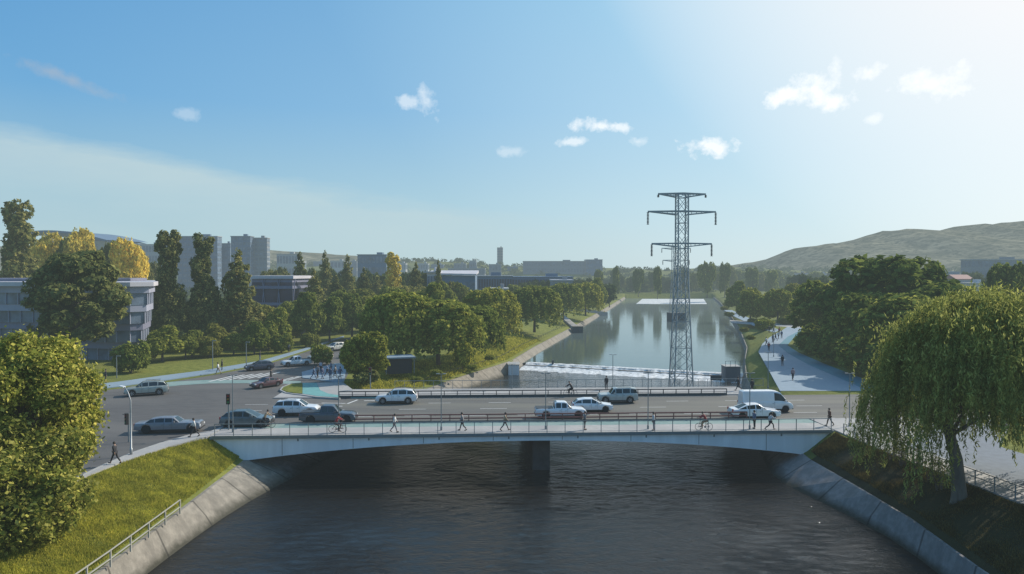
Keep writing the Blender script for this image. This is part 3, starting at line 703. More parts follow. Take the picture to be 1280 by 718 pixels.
for px,py,h,lb in [(766,487,4.4,'slim street lamp on the far footway above the silver off-roader'),(960,487,4.7,'slim street lamp at the foot of the promenade'),(640,487,3.2,'short street lamp on the far footway by the left bank'),(967,447,4.8,'slim street lamp on the promenade beside the walkers')]:
    p=G(px,py); dup(lp0,(p.x,p.y,PZ),BRZ,lb,scale=(1,1,h/5.4))
p=G(164,570); t=thing('street_lamp','tall street lamp with one curved arm leaning over the junction','street lamp',(p.x,p.y,PZ))
MB().tube([(0,0,0),(0,0,.5),(0,0,.52),(0,0,3.6),(-.06,.1,4.5),(-.3,.2,5.1),(-.62,.4,5.45),(-.8,.5,5.55)],[.11,.11,.075,.062,.055,.05,.042,.04],10).build('pole',M['steel'],t,smooth=True)
MB().box((-1.0,.6,5.56),(.6,.22,.1),rz=R(-30)).build('lamp_head',M['fascia'],t)
for px,py,h,lb in [(266,463,4.6,'signal pole beside the zebra crossing'),(146,473,3.2,'short pole on the footpath left of the junction'),(308,461,4.2,'pole on the grass verge above the grey car at the crossing')]:
    p=G(px,py); t=thing('lamp_post',lb,'post',(p.x,p.y,0)); MB().tube([(0,0,0),(0,0,h)],[.08,.06],6).build('pole',M['rail'],t); MB().box((.25,0,h),(.6,.16,.1)).build('lamp_head',M['rail'],t)
def signal(loc,h,label,rz=0):
    t=thing('traffic_light',label,'traffic light',loc,rz)
    MB().tube([(0,0,0),(0,0,h)],.07,8).build('pole',M['rail'],t)
    hd=MB().box((0,-.16,h-.5),(.34,.24,1.0)).build('housing',M['black'],t)
    for k,cn in enumerate(((.25,.02,.02),(.22,.13,.02),(.02,.16,.06))):
        MB().lathe([(.1,0),(.1,.03)],(0,-.31,h-.2-.3*k),'Y',12).build('lens',M.setdefault('lens%d'%k,surf('signal_lens',cn,.3)),hd)
    MB().box((0,-.38,h-.05),(.3,.2,.02)).build('visor',M['black'],hd)
p=G(161,553); signal((p.x,p.y,.02),2.6,'dark traffic light behind the curved street lamp',R(-40))
p=G(286,539); signal((p.x,p.y,PZ),3.5,'dark traffic light in front of the teal hatchback',R(10))
p=G(463,487); signal((p.x,p.y,PZ),2.8,'dark traffic light under the round tree by the road')
# ---------------------------------------------------------------- vehicles
def interp(pts,x):
    if x<=pts[0][0]: return pts[0][1]
    for a,b in zip(pts,pts[1:]):
        if x<=b[0]:
            t=(x-a[0])/(b[0]-a[0]); return a[1]+(b[1]-a[1])*t
    return pts[-1][1]
CARS={
 # x from rear (-.5) to front (.5) in lengths ; heights in metres
 'sedan':dict(L=4.7,W=1.8,belt=[(-.5,.72),(-.485,.92),(-.36,.98),(-.2,.95),(.14,.94),(.2,.93),(.42,.80),(.485,.68),(.5,.55)],roof=[(-.37,.99),(-.19,1.36),(-.05,1.44),(.06,1.42),(.20,.94)],ax=(-.30,.31),r=.33,pil=[-.2,-.02,.1]),
 'hatch':dict(L=4.4,W=1.8,belt=[(-.5,.7),(-.49,.95),(-.44,1.0),(-.2,.97),(.16,.94),(.24,.93),(.44,.82),(.49,.66),(.5,.55)],roof=[(-.46,1.0),(-.37,1.36),(-.2,1.50),(.0,1.50),(.24,.94)],ax=(-.30,.31),r=.33,pil=[-.27,-.04,.10]),
 'suv':dict(L=4.8,W=1.9,belt=[(-.5,.8),(-.49,1.1),(-.44,1.12),(-.2,1.10),(.16,1.08),(.24,1.07),(.44,.98),(.49,.80),(.5,.6)],roof=[(-.47,1.12),(-.40,1.58),(-.2,1.72),(.02,1.70),(.08,1.64),(.24,1.07)],ax=(-.29,.32),r=.38,pil=[-.26,-.05,.10]),
 'offroad':dict(L=4.7,W=1.88,belt=[(-.5,.8),(-.495,1.15),(-.44,1.16),(-.2,1.14),(.14,1.12),(.20,1.12),(.46,1.05),(.495,.85),(.5,.62)],roof=[(-.485,1.16),(-.455,1.72),(-.3,1.82),(.06,1.80),(.12,1.70),(.20,1.12)],ax=(-.29,.33),r=.40,pil=[-.30,-.10,.07]),
 'pickup':dict(L=5.4,W=1.88,belt=[(-.5,.75),(-.495,1.08),(-.13,1.08),(-.12,1.08),(.14,1.08),(.22,1.07),(.44,1.0),(.49,.82),(.5,.62)],roof=[(-.135,1.1),(-.12,1.66),(-.08,1.76),(.08,1.74),(.12,1.66),(.22,1.07)],ax=(-.29,.34),r=.39,pil=[-.105,.01,.12]),
 'van':dict(L=5.6,W=2.0,belt=[(-.5,.7),(-.495,1.2),(-.3,1.2),(.2,1.18),(.36,1.16),(.40,1.14),(.47,1.0),(.495,.8),(.5,.5)],roof=[(-.492,1.2),(-.485,2.2),(-.45,2.32),(.10,2.32),(.2,2.24),(.26,2.1),(.40,1.14)],ax=(-.32,.34),r=.36,pil=[.02,.12],panel=.12),
 'limo':dict(L=6.3,W=1.95,belt=[(-.5,.75),(-.49,1.0),(-.36,1.05),(-.2,1.06),(.14,1.05),(.2,1.05),(.46,1.03),(.49,.9),(.5,.55)],roof=[(-.33,1.07),(-.25,1.44),(-.1,1.56),(.06,1.54),(.10,1.48),(.18,1.06)],ax=(-.31,.37),r=.41,pil=[-.19,-.04,.08]),
}
def make_car(kind,paintmat,label,cat='car',name=None):
    c=CARS[kind]; L,W=c['L'],c['W']; hL=L/2; r=c['r']; zc=.24 if r<.36 else .32
    t=thing(name or {'sedan':'saloon_car','hatch':'hatchback_car','suv':'suv_car','offroad':'off_road_car','pickup':'pickup_truck','van':'delivery_van','limo':'limousine'}[kind],label,cat)
    belt=[(a*L,b) for a,b in c['belt']]; roof=[(a*L,b) for a,b in c['roof']]; axs=[a*L for a in c['ax']]
    xs=sorted(set(list(np.linspace(-hL,hL,46))+[-hL+.02,-hL+.07,hL-.02,hL-.07]+[a+k*r*1.16 for a in axs for k in (-1,-.98,-.8,-.5,0,.5,.8,.98,1)]))
    ra=r*1.15; rings=[]
    for x in xs:
        q=abs(x)/hL; hw=W/2*(1-.15*q**7); zb=zc+(.10*max(0,(q-.9)/.1))
        arch=False
        for a in axs:
            if abs(x-a)<ra: zb=max(zb,r+math.sqrt(ra*ra-(x-a)**2)*.98); arch=True
        zt=max(interp(belt,x),zb+.08); d=zt-zb
        rings.append([(x,0,zb),(x,.90*hw,zb),(x,.975*hw,zb+min(.06,.3*d)),(x,hw,zb+.45*d),(x,.985*hw,zb+.75*d),(x,.93*hw,zt-.035*min(1,d)),(x,.86*hw,zt),(x,.4*hw,zt+.02),(x,0,zt+.025)])
    mb=MB(); n=9
    for s in (1,-1):
        V=[(x,y*s,z) for rg in rings for (x,y,z) in rg]
        mb.add(V,[(i*n+k,i*n+k+1,(i+1)*n+k+1,(i+1)*n+k) for i in range(len(xs)-1) for k in range(n-1)]+[tuple(range(n)),tuple((len(xs)-1)*n+k for k in range(n))])
    # greenhouse
    x0,x1=roof[0][0],roof[-1][0]; pil=[p*L for p in c['pil']]
    gx=sorted(set([x0,x1]+[p for p,_ in roof]+list(np.linspace(x0,x1,22))+[p+k for p in pil for k in (-.045,.045)]))
    zmax=max(z for _,z in roof); zb0=min(roof[0][1],roof[-1][1]); gr=[]
    for x in gx:
        q=abs(x)/hL; hw=W/2*(1-.15*q**7); zl=interp(belt,x)-.01; zr=max(interp(roof,x),zl+.02); s=(zr-zl)/(zmax-zb0)
        yb=.86*hw; yr=yb-.20*W/2*s
        gr.append([(x,yb,zl),(x,yb-(yb-yr)*.12,zl+(zr-zl)*.10),(x,yb-(yb-yr)*.8,zl+(zr-zl)*.84),(x,yr-.02,zr-.03*s),(x,.72*yr,zr),(x,0,zr+.02)])
    glass={'side':MB(),'front':MB(),'rear':MB()}; rear_end=roof[2][0]; fr_beg=roof[-2][0]
    for i in range(len(gx)-1):
        xa,xb=gx[i],gx[i+1]; xm=(xa+xb)/2; slope=(interp(roof,xb)-interp(roof,xa))/(xb-xa)
        pill=any(abs(xm-p)<.046 for p in pil) or xm<c.get('panel',-9)*L
        for s in (1,-1):
            for k in range(5):
                f=[gr[i][k],gr[i][k+1],gr[i+1][k+1],gr[i+1][k]]; f=[(x,y*s,z) for x,y,z in f]; tgt=mb
                if k==1 and not pill: tgt=glass['side']
                if k in (4,) and slope<-.42: tgt=glass['front']
                if k in (4,) and slope>.42 and kind!='van' : tgt=glass['rear']
                tgt.add(f,[(0,1,2,3)])
    def merged(mb_,name,mat,parent):
        me=mb_.mesh(name,mat); bm=bmesh.new(); bm.from_mesh(me); bmesh.ops.remove_doubles(bm,verts=bm.verts,dist=.002); bmesh.ops.dissolve_degenerate(bm,dist=.0005,edges=bm.edges)
        bmesh.ops.recalc_face_normals(bm,faces=bm.faces); bm.to_mesh(me); bm.free()
        me.polygons.foreach_set('use_smooth',[True]*len(me.polygons)); me.set_sharp_from_angle(angle=R(32)); return link(name,me,parent)
    body=merged(mb,'body',paintmat,t)
    for k,nm in (('side','side_window'),('front','windscreen'),('rear','rear_window')):
        if glass[k].v:
            if k=='side':
                for s in (1,-1):
                    segs=[f for f in range(len(glass[k].f)) if glass[k].v[glass[k].f[f][0]][1]*s>0]
                    m2=MB(); [m2.add([glass[k].v[j] for j in glass[k].f[f]],[(0,1,2,3)]) for f in segs]
                    if m2.v: merged(m2,nm,M['glass'],t)
            else: merged(glass[k],nm,M['glass'],t)
    # wheels
    for a in axs:
        for s in (1,-1):
            ty=MB().lathe([(r*.62,-.11),(r*.93,-.11),(r,-.07),(r,.07),(r*.93,.11),(r*.62,.11),(r*.6,.05)],(0,0,0),'Y',22).build('wheel',M['black'],t,smooth=False)
            ty.location=(a,s*(W/2-.125),r)
            rm=MB().lathe([(r*.62,.03),(r*.64,.085),(r*.56,.09),(r*.5,.045),(r*.16,.05),(r*.14,.075),(.01,.08)],(0,0,0),'Y',20)
            for k in range(5):
                an=2*math.pi*k/5; rm.bar((r*.12*math.cos(an),.065,r*.12*math.sin(an)),(r*.56*math.cos(an),.075,r*.56*math.sin(an)),.05,.07)
            o=rm.build('rim',M['rim'],ty)
            if s<0: o.rotation_euler=(0,0,math.pi)
    # details, slightly proud
    def bx(nm,cc,d,mat,par=t): return MB().box(cc,d).build(nm,mat,par)
    zf=interp(belt,hL*.96); tall=zmax>1.9
    for s in (1,-1):
        bx('headlight',(hL-.10,s*W*.345,.70 if zf<.95 else .82),(.16,.34,.15),M['lamp'])
        bx('tail_light',(-hL+.05,s*W*.375,.86 if not tall else 1.0),(.1,.17,.26),M['taill'])
        bx('wing_mirror',(x1-.42 if kind!='van' else x1-.35,s*(W/2+.02),interp(belt,x1-.3)+.12),(.14,.2,.15),paintmat)
        for p in (pil[1] if len(pil)>1 else 0,)+( (pil[2],) if len(pil)>2 else ()):
            zz=interp(belt,p); bx('door_handle',(p-.16,s*(W/2*.985),zz-.2),(.17,.03,.03),M['trim'])
            bx('door_seam',(p,s*(W/2*.986),(zz+.45)/2+.02),(.016,.022,zz-.45),M['trim'])
        bx('sill_trim',(sum(axs)/2,s*(W/2*.962),zc+.05),(axs[1]-axs[0]-2.5*r,.05,.09),M['trim'])
    bx('grille',(hL-.03,0,.62 if kind!='limo' else .75),(.08,W*.42,.16 if kind!='limo' else .5),M['trim'] if kind!='limo' else M['rim'])
    bx('bumper',(hL-.06,0,.42),(.16,W*.80,.16),M['trim']); bx('bumper',(-hL+.06,0,.45),(.16,W*.80,.16),M['trim'])
    bx('number_plate',(-hL-.012+.0,0,.62),(.03,.46,.12),M['plate']); 
    bx('underbody',(0,0,zc-.03),(L*.88,W*.66,.12),M['black'])
    if kind=='pickup':
        xa=-hL+.08; xb=roof[0][0]-.08; bx('bed_liner',((xa+xb)/2,0,1.125),(xb-xa,W*.78,.03),M['trim'])
    if kind in('suv','offroad'):
        for s in (1,-1): MB().bar((-.32*L,s*W*.31,zmax+.03),(.02*L,s*W*.31,zmax+.03),.04).build('roof_bar',M['trim'],t)
    return t
def put(t,p,rz,s=1): t.location=(p[0],p[1],.03 if len(p)<3 else p[2]); t.rotation_euler=(0,0,rz); t.scale=(s,s,s)
def hd(px,py): return G(px,py)
RT=BRZ; LT=BRZ+math.pi
def mk(kind,pm,label,px,py,rz,L=None,cat='car',name=None):
    t=make_car(kind,P_[pm],label,cat,name); p=G(px,py); s=(L/CARS[kind]['L']) if L else 1
    off=CARS[kind]['W']*s/2*abs(math.cos(rz)) + CARS[kind]['L']*s/2*abs(math.sin(rz))*.8
    put(t,(p.x,p.y+off*.85,.03),rz,s); return t
mk('limo','grey','long grey vintage limousine waiting at the near kerb left of the bridge',206,543,RT+R(4),6.0,'limousine')
mk('hatch','teal','dark teal hatchback stopped before the left end of the bridge',305,536,RT,4.9)
mk('suv','white','white estate car half hidden behind the navy pickup',368,521,RT,4.7)
mk('pickup','navy','dark navy double cab pickup truck at the left end of the bridge',408,531,RT,5.6,'pickup truck')
mk('suv','white','white off-roader driving left on the far lane of the bridge',494.5,506,LT,4.75)
mk('pickup','white','white double cab pickup truck driving right on the near lane of the bridge',701,524.5,RT,5.35,'pickup truck')
mk('hatch','white','white hatchback beside the white pickup on the bridge',741,516.5,RT,4.4)
mk('offroad','silver','silver boxy off-roader facing left on the far lane of the bridge',773,505,LT,4.6)
mk('van','white','white panel van at the right end of the bridge',960,516.5,RT,5.6,'van')
mk('sedan','white','low white saloon in front of the white van',946,525,RT,5.1)
mk('suv','greige','greenish silver car crossing the junction at far left',176,496.5,R(180+24),4.9)
mk('sedan','maroon','dark maroon car just past the zebra crossing',328,486.5,R(180+52),4.2)
mk('hatch','dark','dark grey car waiting behind the zebra crossing',320,464.5,R(180+32),4.3)
mk('pickup','white','white pickup truck second in the queue at the crossing',367,459,R(180+36),4.9,'pickup truck')
mk('sedan','cream','cream car behind the waiting people at the crossing',398,451,R(180+40),4.3)
mk('suv','cream','pale car driving up the road beside the small bush',417,440,R(180+50),4.6)
mk('sedan','silver','silver car far up the road behind the round tree',436,448,R(180+50),4.3)
mk('hatch','dark','dark car right of the bridge seen through the willow',1153,511,RT,4.2)
# ---------------------------------------------------------------- shelter left bank
p=G(498,466); t=thing('shelter','dark shelter with a flat pale roof on the grass right of the round tree','shelter',(p.x,p.y,0),R(20))
MB().box((0,0,1.15),(3.6,2.6,2.3)).build('wall',M['trim'],t); MB().box((0,0,2.42),(4.6,3.4,.22)).build('roof',M['bluepave'],t)
for s in (-1,1): MB().bar((s*2.1,-1.5,0),(s*2.1,-1.5,2.3),.1).build('post',M['rail'],t)
# ---------------------------------------------------------------- ramps on the left bank
for a,b,lb in (((696,391),(722,412),'light sloping ramp down the left bank'),((722,386),(758,391.5),'further pale ramp on the left bank')):
    p=G(*a,0);q=G(*b,TZ)
    d=(q-p).normalized(); s=Vector((-d.y,d.x,0)).normalized()*1.0
    mb=MB().add([p-s+Vector((0,0,.5)),q-s+Vector((0,0,.35)),q+s+Vector((0,0,.35)),p+s+Vector((0,0,.5)),p-s-Vector((0,0,2)),q-s-Vector((0,0,2)),q+s-Vector((0,0,2)),p+s-Vector((0,0,2))],[(0,1,2,3),(4,5,6,7),(0,1,5,4),(1,2,6,5),(2,3,7,6),(3,0,4,7)])
    tag(mb.build('ramp',M['paving']),lb,'ramp')
p=G(722,416,WZ2); t=thing('outfall','small dark outfall in the left river wall','outfall',(p.x,p.y,0)); MB().box((0,0,-2.4),(3,3,2.2)).build('block',M['barrier'],t)
MB().box((0,0,-1.25),(3.3,3.3,.12)).build('cap',M['concrete'],t)
p=G(652,462,WZ2); t=thing('weir_abutment','pale concrete abutment at the left end of the weir','abutment',(p.x-1.5,p.y,0))
MB().box((0,0,-3.9),(2.0,4,3.6)).build('block',M['fascia'],t); MB().box((0,0,-2.06),(2.2,4.2,.1)).build('cap',M['kerb'],t)
# ---------------------------------------------------------------- people
def skin_mesh(verts,edges,radii,root,sub=1,name='body'):
    me=bpy.data.meshes.new('tmp'); me.from_pydata(verts,edges,[]); o=bpy.data.objects.new('tmp',me); COL.objects.link(o)
    m=o.modifiers.new('s','SKIN'); m.use_smooth_shade=True
    for i,rr in enumerate(radii): me.skin_vertices[0].data[i].radius=(rr,rr) if not isinstance(rr,tuple) else rr
    me.skin_vertices[0].data[root].use_root=True
    if sub: s=o.modifiers.new('u','SUBSURF'); s.levels=sub
    dg=bpy.context.evaluated_depsgraph_get(); out=bpy.data.meshes.new_from_object(o.evaluated_get(dg),depsgraph=dg); out.name=name
    bpy.data.objects.remove(o); return out
def skeleton(pose):
    """joint positions, +X is forward, z up, standing height 1.75"""
    P={}
    lean=pose.get('lean',.03); hip=pose.get('hip',.93)
    def up(h): return Vector((lean*h/.6,0,hip+h))
    P['pelvis']=Vector((0,0,hip)); P['waist']=up(.17); P['chest']=up(.38); P['neck']=up(.54); P['nk2']=up(.61)+Vector((.01,0,0)); P['head']=up(.68)+Vector((.025,0,0)); P['top']=up(.77)+Vector((.015,0,0)); P['nose']=P['head']+Vector((.105,0,.0)) 
    for s,n in ((1,'L'),(-1,'R')):
        th,kn=pose['leg'+n]; P['hip'+n]=Vector((0,.085*s,hip-.04))
        a=R(th); P['knee'+n]=P['hip'+n]+Vector((math.sin(a),.01*s,-math.cos(a)))*.43
        b=R(th-kn); P['ank'+n]=P['knee'+n]+Vector((math.sin(b),0,-math.cos(b)))*.42
        fa=R(pose.get('foot'+n,0)); P['heel'+n]=P['ank'+n]+Vector((-.03*math.cos(fa),0,-.05)); P['toe'+n]=P['ank'+n]+Vector((.17*math.cos(fa),.02*s,-.05+.17*math.sin(fa)))
        sh=up(.48)+Vector((0,.18*s,0)); P['sh'+n]=sh
        ua,el=pose['arm'+n]; a=R(ua); out=pose.get('out',.10); P['elb'+n]=sh+Vector((math.sin(a),out*s,-math.cos(a))).normalized()*.28
        b=R(ua+el); dr=Vector((math.sin(b),-.02*s,-math.cos(b))).normalized(); P['wr'+n]=P['elb'+n]+dr*.25; P['palm'+n]=P['wr'+n]+dr*.07
        sd=Vector((math.cos(b),0,math.sin(b))) # forward side of the hand
        for k in range(4):
            o=P['palm'+n]+sd*(.030-.02*k); ln_=(.07,.08,.075,.06)[k]
            P['f%d%s'%(k,n)]=o+dr*.03; P['g%d%s'%(k,n)]=o+dr*(.03+ln_*.5)+Vector((.0,-.012*s,0)); P['h%d%s'%(k,n)]=o+dr*(.02+ln_*.9)+Vector((0,-.03*s,0))
        P['t0'+n]=P['wr'+n]+dr*.035+sd*.03; P['t1'+n]=P['wr'+n]+dr*.075+sd*.055
    return P
POSES={'walk':dict(legL=(26,4),legR=(-20,22),footL=8,footR=-35,armL=(-24,14),armR=(26,22),hip=.91,lean=.05),
 'walk2':dict(legL=(-14,30),legR=(20,6),footL=-30,footR=5,armL=(18,20),armR=(-18,12),hip=.92,lean=.03),
 'stand':dict(legL=(3,4),legR=(-3,2),armL=(4,14),armR=(-2,20),hip=.93,lean=.01),
 'run':dict(legL=(48,40),legR=(-30,30),footR=-50,armL=(-40,70),armR=(40,80),hip=.90,lean=.10),
 'cycle':dict(legL=(80,75),legR=(48,45),footL=-5,footR=-5,armL=(55,12),armR=(55,12),hip=.98,lean=.30,out=.02)}
RAD=dict(pelvis=.12,waist=.115,chest=(.14,.12),neck=.062,nk2=.055,head=(.088,.098),top=.07,nose=.014)
def rad(k):
    if k in RAD: return RAD[k]
    return {'hip':.085,'knee':.052,'ank':.036,'heel':.036,'toe':.03,'sh':.055,'elb':.04,'wr':.026,'palm':.03}.get(k[:-1],.0095)
def body_mesh(P):
    names=[k for k in P]; ix={k:i for i,k in enumerate(names)}
    E=[('pelvis','waist'),('waist','chest'),('chest','neck'),('neck','nk2'),('nk2','head'),('head','top'),('head','nose')]
    for n in 'LR':
        E+=[('pelvis','hip'+n),('hip'+n,'knee'+n),('knee'+n,'ank'+n),('ank'+n,'toe'+n),('ank'+n,'heel'+n),('chest','sh'+n),('sh'+n,'elb'+n),('elb'+n,'wr'+n),('wr'+n,'palm'+n),('wr'+n,'t0'+n),('t0'+n,'t1'+n)]
        for k in range(4): E+=[('palm'+n,'f%d%s'%(k,n)),('f%d%s'%(k,n),'g%d%s'%(k,n)),('g%d%s'%(k,n),'h%d%s'%(k,n))]
    return skin_mesh([P[k] for k in names],[(ix[a],ix[b]) for a,b in E],[rad(k) for k in names],ix['pelvis'],1)
def cloth(P,keys,E,grow,name,root):
    ix={k:i for i,k in enumerate(keys)}
    rr=[]
    for k in keys:
        r_=rad(k); rr.append(tuple(x+grow for x in r_) if isinstance(r_,tuple) else r_+grow)
    return skin_mesh([P[k] for k in keys],[(ix[a],ix[b]) for a,b in E],rr,ix[root],1,name)
def pose_set(pose,long=True):
    P=skeleton(POSES[pose]); d={}
    d['body']=body_mesh(P)
    Q=dict(P)
    for n in 'LR':
        Q['cuf'+n]=P['elb'+n].lerp(P['wr'+n],.85 if long else .0); Q['hem'+n]=P['knee'+n].lerp(P['ank'+n],.92)
    Q['collar']=P['neck']-Vector((0,0,.03)); Q['hemw']=P['pelvis']+Vector((0,0,-.02))
    RAD.update({'collar':.075,'hemw':.125,'cufL':.03,'cufR':.03,'hemL':.045,'hemR':.045,'elbx':.05})
    d['shirt']=cloth(Q,['hemw','waist','chest','collar','shL','elbL','cufL','shR','elbR','cufR'],[('hemw','waist'),('waist','chest'),('chest','collar'),('chest','shL'),('shL','elbL'),('elbL','cufL'),('chest','shR'),('shR','elbR'),('elbR','cufR')],.022,'shirt','waist')
    d['trousers']=cloth(Q,['pelvis','hipL','kneeL','hemL','hipR','kneeR','hemR'],[('pelvis','hipL'),('hipL','kneeL'),('kneeL','hemL'),('pelvis','hipR'),('hipR','kneeR'),('kneeR','hemR')],.016,'trousers','pelvis')
    mb=MB()
    for n in 'LR':
        h,tt=P['heel'+n],P['toe'+n]; mb.tube([h+Vector((-.03,0,0)),h,h.lerp(tt,.5),tt,tt+Vector((.05,0,0))],[.025,.05,.048,.045,.02],8)
    d['shoes']=mb.mesh('shoes',None,True)
    hb=MB(); c=P['head']+Vector((-.012,0,.03)); prof=[]
    for k in range(7): a=R(-20+110*k/6); prof.append((max(.004,.112*math.cos(a)),.125*math.sin(a)))
    hb.lathe(prof,tuple(c),n=14); d['hair']=hb.mesh('hair',None,True)
    return d,P
PS={k:pose_set(k) for k in POSES}
PM={}
def cm(c,rough=.8):
    if c not in PM: PM[c]=surf('cloth',c,rough,0,.1,6)
    return PM[c]
SKIN=surf('skin',(.42,.26,.19),.6,0,.06,6); HAIR=surf('hair',(.035,.025,.02),.7,0,.2,20); HAIR2=surf('hair_grey',(.25,.23,.20),.7,0,.2,20)
MC={}
def pm(pose,k,mat):
    key=(pose,k,mat.name)
    if key not in MC:
        me=PS[pose][0][k].copy(); me.materials.clear(); me.materials.append(mat); MC[key]=me
    return MC[key]
def person(pose,loc,rz,shirt,trous,label,group=None,h=1.0,hair=None,z=None):
    t=thing('person',label,'person',loc,rz,group); t.scale=(h,h,h)
    for k,mt in (('body',SKIN),('shirt',cm(shirt)),('trousers',cm(trous)),('shoes',M['trim']),('hair',hair or HAIR)): link(k,pm(pose,k,mt),t)
    return t
def foot(pose): 
    P=PS[pose][1]; return min(P['heelL'].z,P['heelR'].z,P['toeL'].z,P['toeR'].z)-.045
def pp(pose,px,py,rz,shirt,trous,label,group=None,h=1.0,zg=PZ,hair=None):
    p=G(px,py,zg); return person(pose,(p.x,p.y,zg-foot(pose)*h),rz,shirt,trous,label,group,h,hair)
BLK=(.03,.03,.035); WHT=(.62,.62,.60); BLU=(.10,.14,.22); GRY=(.2,.2,.21); RED=(.35,.06,.06); TAN=(.35,.27,.18)
pp('walk',144,580,R(170),BLK,BLK,'person in a dark suit striding along the pavement at far left',h=1.0)
pp('walk',243,546.5,R(200),WHT,BLK,'person in a white top and dark trousers behind the limousine',h=1.0)
pp('walk2',493,540.5,R(5),WHT,GRY,'person in a white top walking on the footway left of centre')
pp('walk2',578,538.5,R(180),GRY,(.06,.05,.05),'person in grey walking between the two lamps left of centre')
pp('walk',631,538.5,R(0),TAN,(.12,.11,.11),'person in a tan top walking on the footway before the white pickup')
pp('stand',731,537.5,R(10),GRY,BLK,'person in grey standing on the footway by the pickup bonnet')
pp('stand',817,538.5,R(180),(.5,.5,.5),GRY,'person in pale clothes at the lamp on the footway')
pp('run',963,537.5,R(5),(.6,.6,.6),BLK,'person in white taking a wide step in front of the white saloon')
pp('stand',943,536,R(200),BLU,BLK,'person in blue behind the striding person')
pp('walk2',1037,532.5,R(190),(.12,.05,.03),(.05,.03,.02),'person in dark brown at the right end of the bridge')
pp('walk2',991,475.5,R(260),(.33,.22,.22),BLK,'nearest walker on the promenade, in a rosy top',zg=.03)
pp('stand',978,457.5,R(80),BLK,BLK,'walker in black on the promenade, second nearest',zg=.03)
for i,(x,y,s_) in enumerate(((961,439,RED),(966,428,BLU),(969.5,426,BLK),(973,424,WHT),(961.5,416,BLK),(967,416,GRY),(974,418,RED),(977,423,BLU),(958,432,WHT),(948,411,BLK))):
    pp(['walk','stand','walk2'][i%3],x,y,R(70+i*53),s_,BLK,'small walker in the group at the far bend of the promenade','walkers at the far bend of the promenade',zg=.03)
pp('stand',758,487.5,R(90),BLK,BLK,'person in black standing on the far footway above the silver off-roader')
pp('walk',923,488.5,R(180),BLK,BLK,'person in black on the far footway by the concrete block')
pp('stand',940,491.5,R(90),BLK,BLK,'person behind the rear of the white van')
pp('walk',273,468,R(180),WHT,TAN,'person in white at the left end of the zebra crossing',zg=.02)
pp('stand',277.5,464,R(30),BLK,BLK,'person in black at the left end of the zebra crossing',zg=.02)
pp('walk2',338.5,476.5,R(20),BLK,BLK,'person in black crossing behind the dark maroon car',zg=.03)
pp('stand',325,451.5,R(20),BLK,BLU,'person in black on the footpath behind the dark grey car',zg=.1)
pp('stand',361,441,R(90),GRY,BLK,'person in grey on the footpath above the white pickup in the queue',zg=.1)
for i,(x,y) in enumerate(((392,474),(397,472),(403,474),(409,470),(413,475),(419,472),(425,474),(401,466),(414,466))):
    pp(['walk','stand','walk2'][i%3],x,y,R(i*71),[BLU,GRY,(.1,.12,.2),(.3,.35,.45)][i%4],[BLU,BLK][i%2],'person in blue or grey waiting on the blue plaza','people waiting on the blue plaza',zg=.1)
p=Vector((36.9,50.9,0)); person('walk2',(38.2,52.2,.02-foot('walk2')),R(250),BLU,BLK,'person on the blue grey road right of the willow trunk')
for x,y,lb in ((113,479,'person in black on the verge at far left'),(132,478,'person in dark clothes beside the footpath at far left')):
    pp('stand',x,y,R(40),BLK,BLK,lb,zg=.1)
# bicycles
def bicycle(label,loc,rz,c):
    t=thing('bicycle',label,'bicycle',loc,rz)
    for x in (-.5,.52):
        mb=MB(); n=24
        mb.tube([(.33*math.cos(2*math.pi*k/n),0,.33*math.sin(2*math.pi*k/n)) for k in range(n+1)],.022,6,cap=False)
        w=mb.build('wheel',M['black'],t); w.location=(x,0,.35)
        sp=MB(); [sp.bar((0,0,0),(.32*math.cos(k*math.pi/5),0,.32*math.sin(k*math.pi/5)),.008) for k in range(10)]; sp.build('spokes',M['steel'],w)
    f=MB()
    for a,b in (((-.5,0,.35),(-.08,0,.32)),((-.5,0,.35),(-.17,0,.78)),((-.08,0,.32),(-.19,0,.88)),((-.08,0,.32),(.38,0,.74)),((-.17,0,.78),(.36,0,.80)),((.52,0,.35),(.36,0,.92))): f.tube([a,b],.02,6)
    f.build('frame',c,t)
    MB().tube([(.40,-.26,.98),(.36,-.1,.95),(.36,.1,.95),(.40,.26,.98)],.015,6).build('handlebar',M['trim'],t)
    MB().box((-.2,0,.91),(.26,.13,.06)).build('saddle',M['trim'],t)
    MB().lathe([(.09,-.02),(.09,.02)],(-.08,.04,.32),'Y',14).build('crank',M['rim'],t)
    return t
for x,y,rz,s_,tr,c,lb in ((422,543,R(3),RED,BLK,'redrail','in the red top on the cycle lane by the navy pickup'),(880,540,R(180),RED,TAN,'redrail','in the red top on the near footway right of centre'),(713,497,R(182),BLK,BLK,'trim','in black on the far footway above the white pickup'),(333,537,R(3),TAN,BLK,'trim','in tan on the cycle lane by the teal hatchback')):
    p=G(x,y-2,PZ); q=(p-BO).dot(BN)
    bicycle('bicycle under the cyclist '+lb.replace('in the red top on the','in red on the'),(p.x,p.y,PZ),rz,M[c])
    d=Vector((math.cos(rz),math.sin(rz),0))*-.2
    person('cycle',(p.x+d.x,p.y+d.y,PZ),rz,s_,tr,'cyclist '+lb)
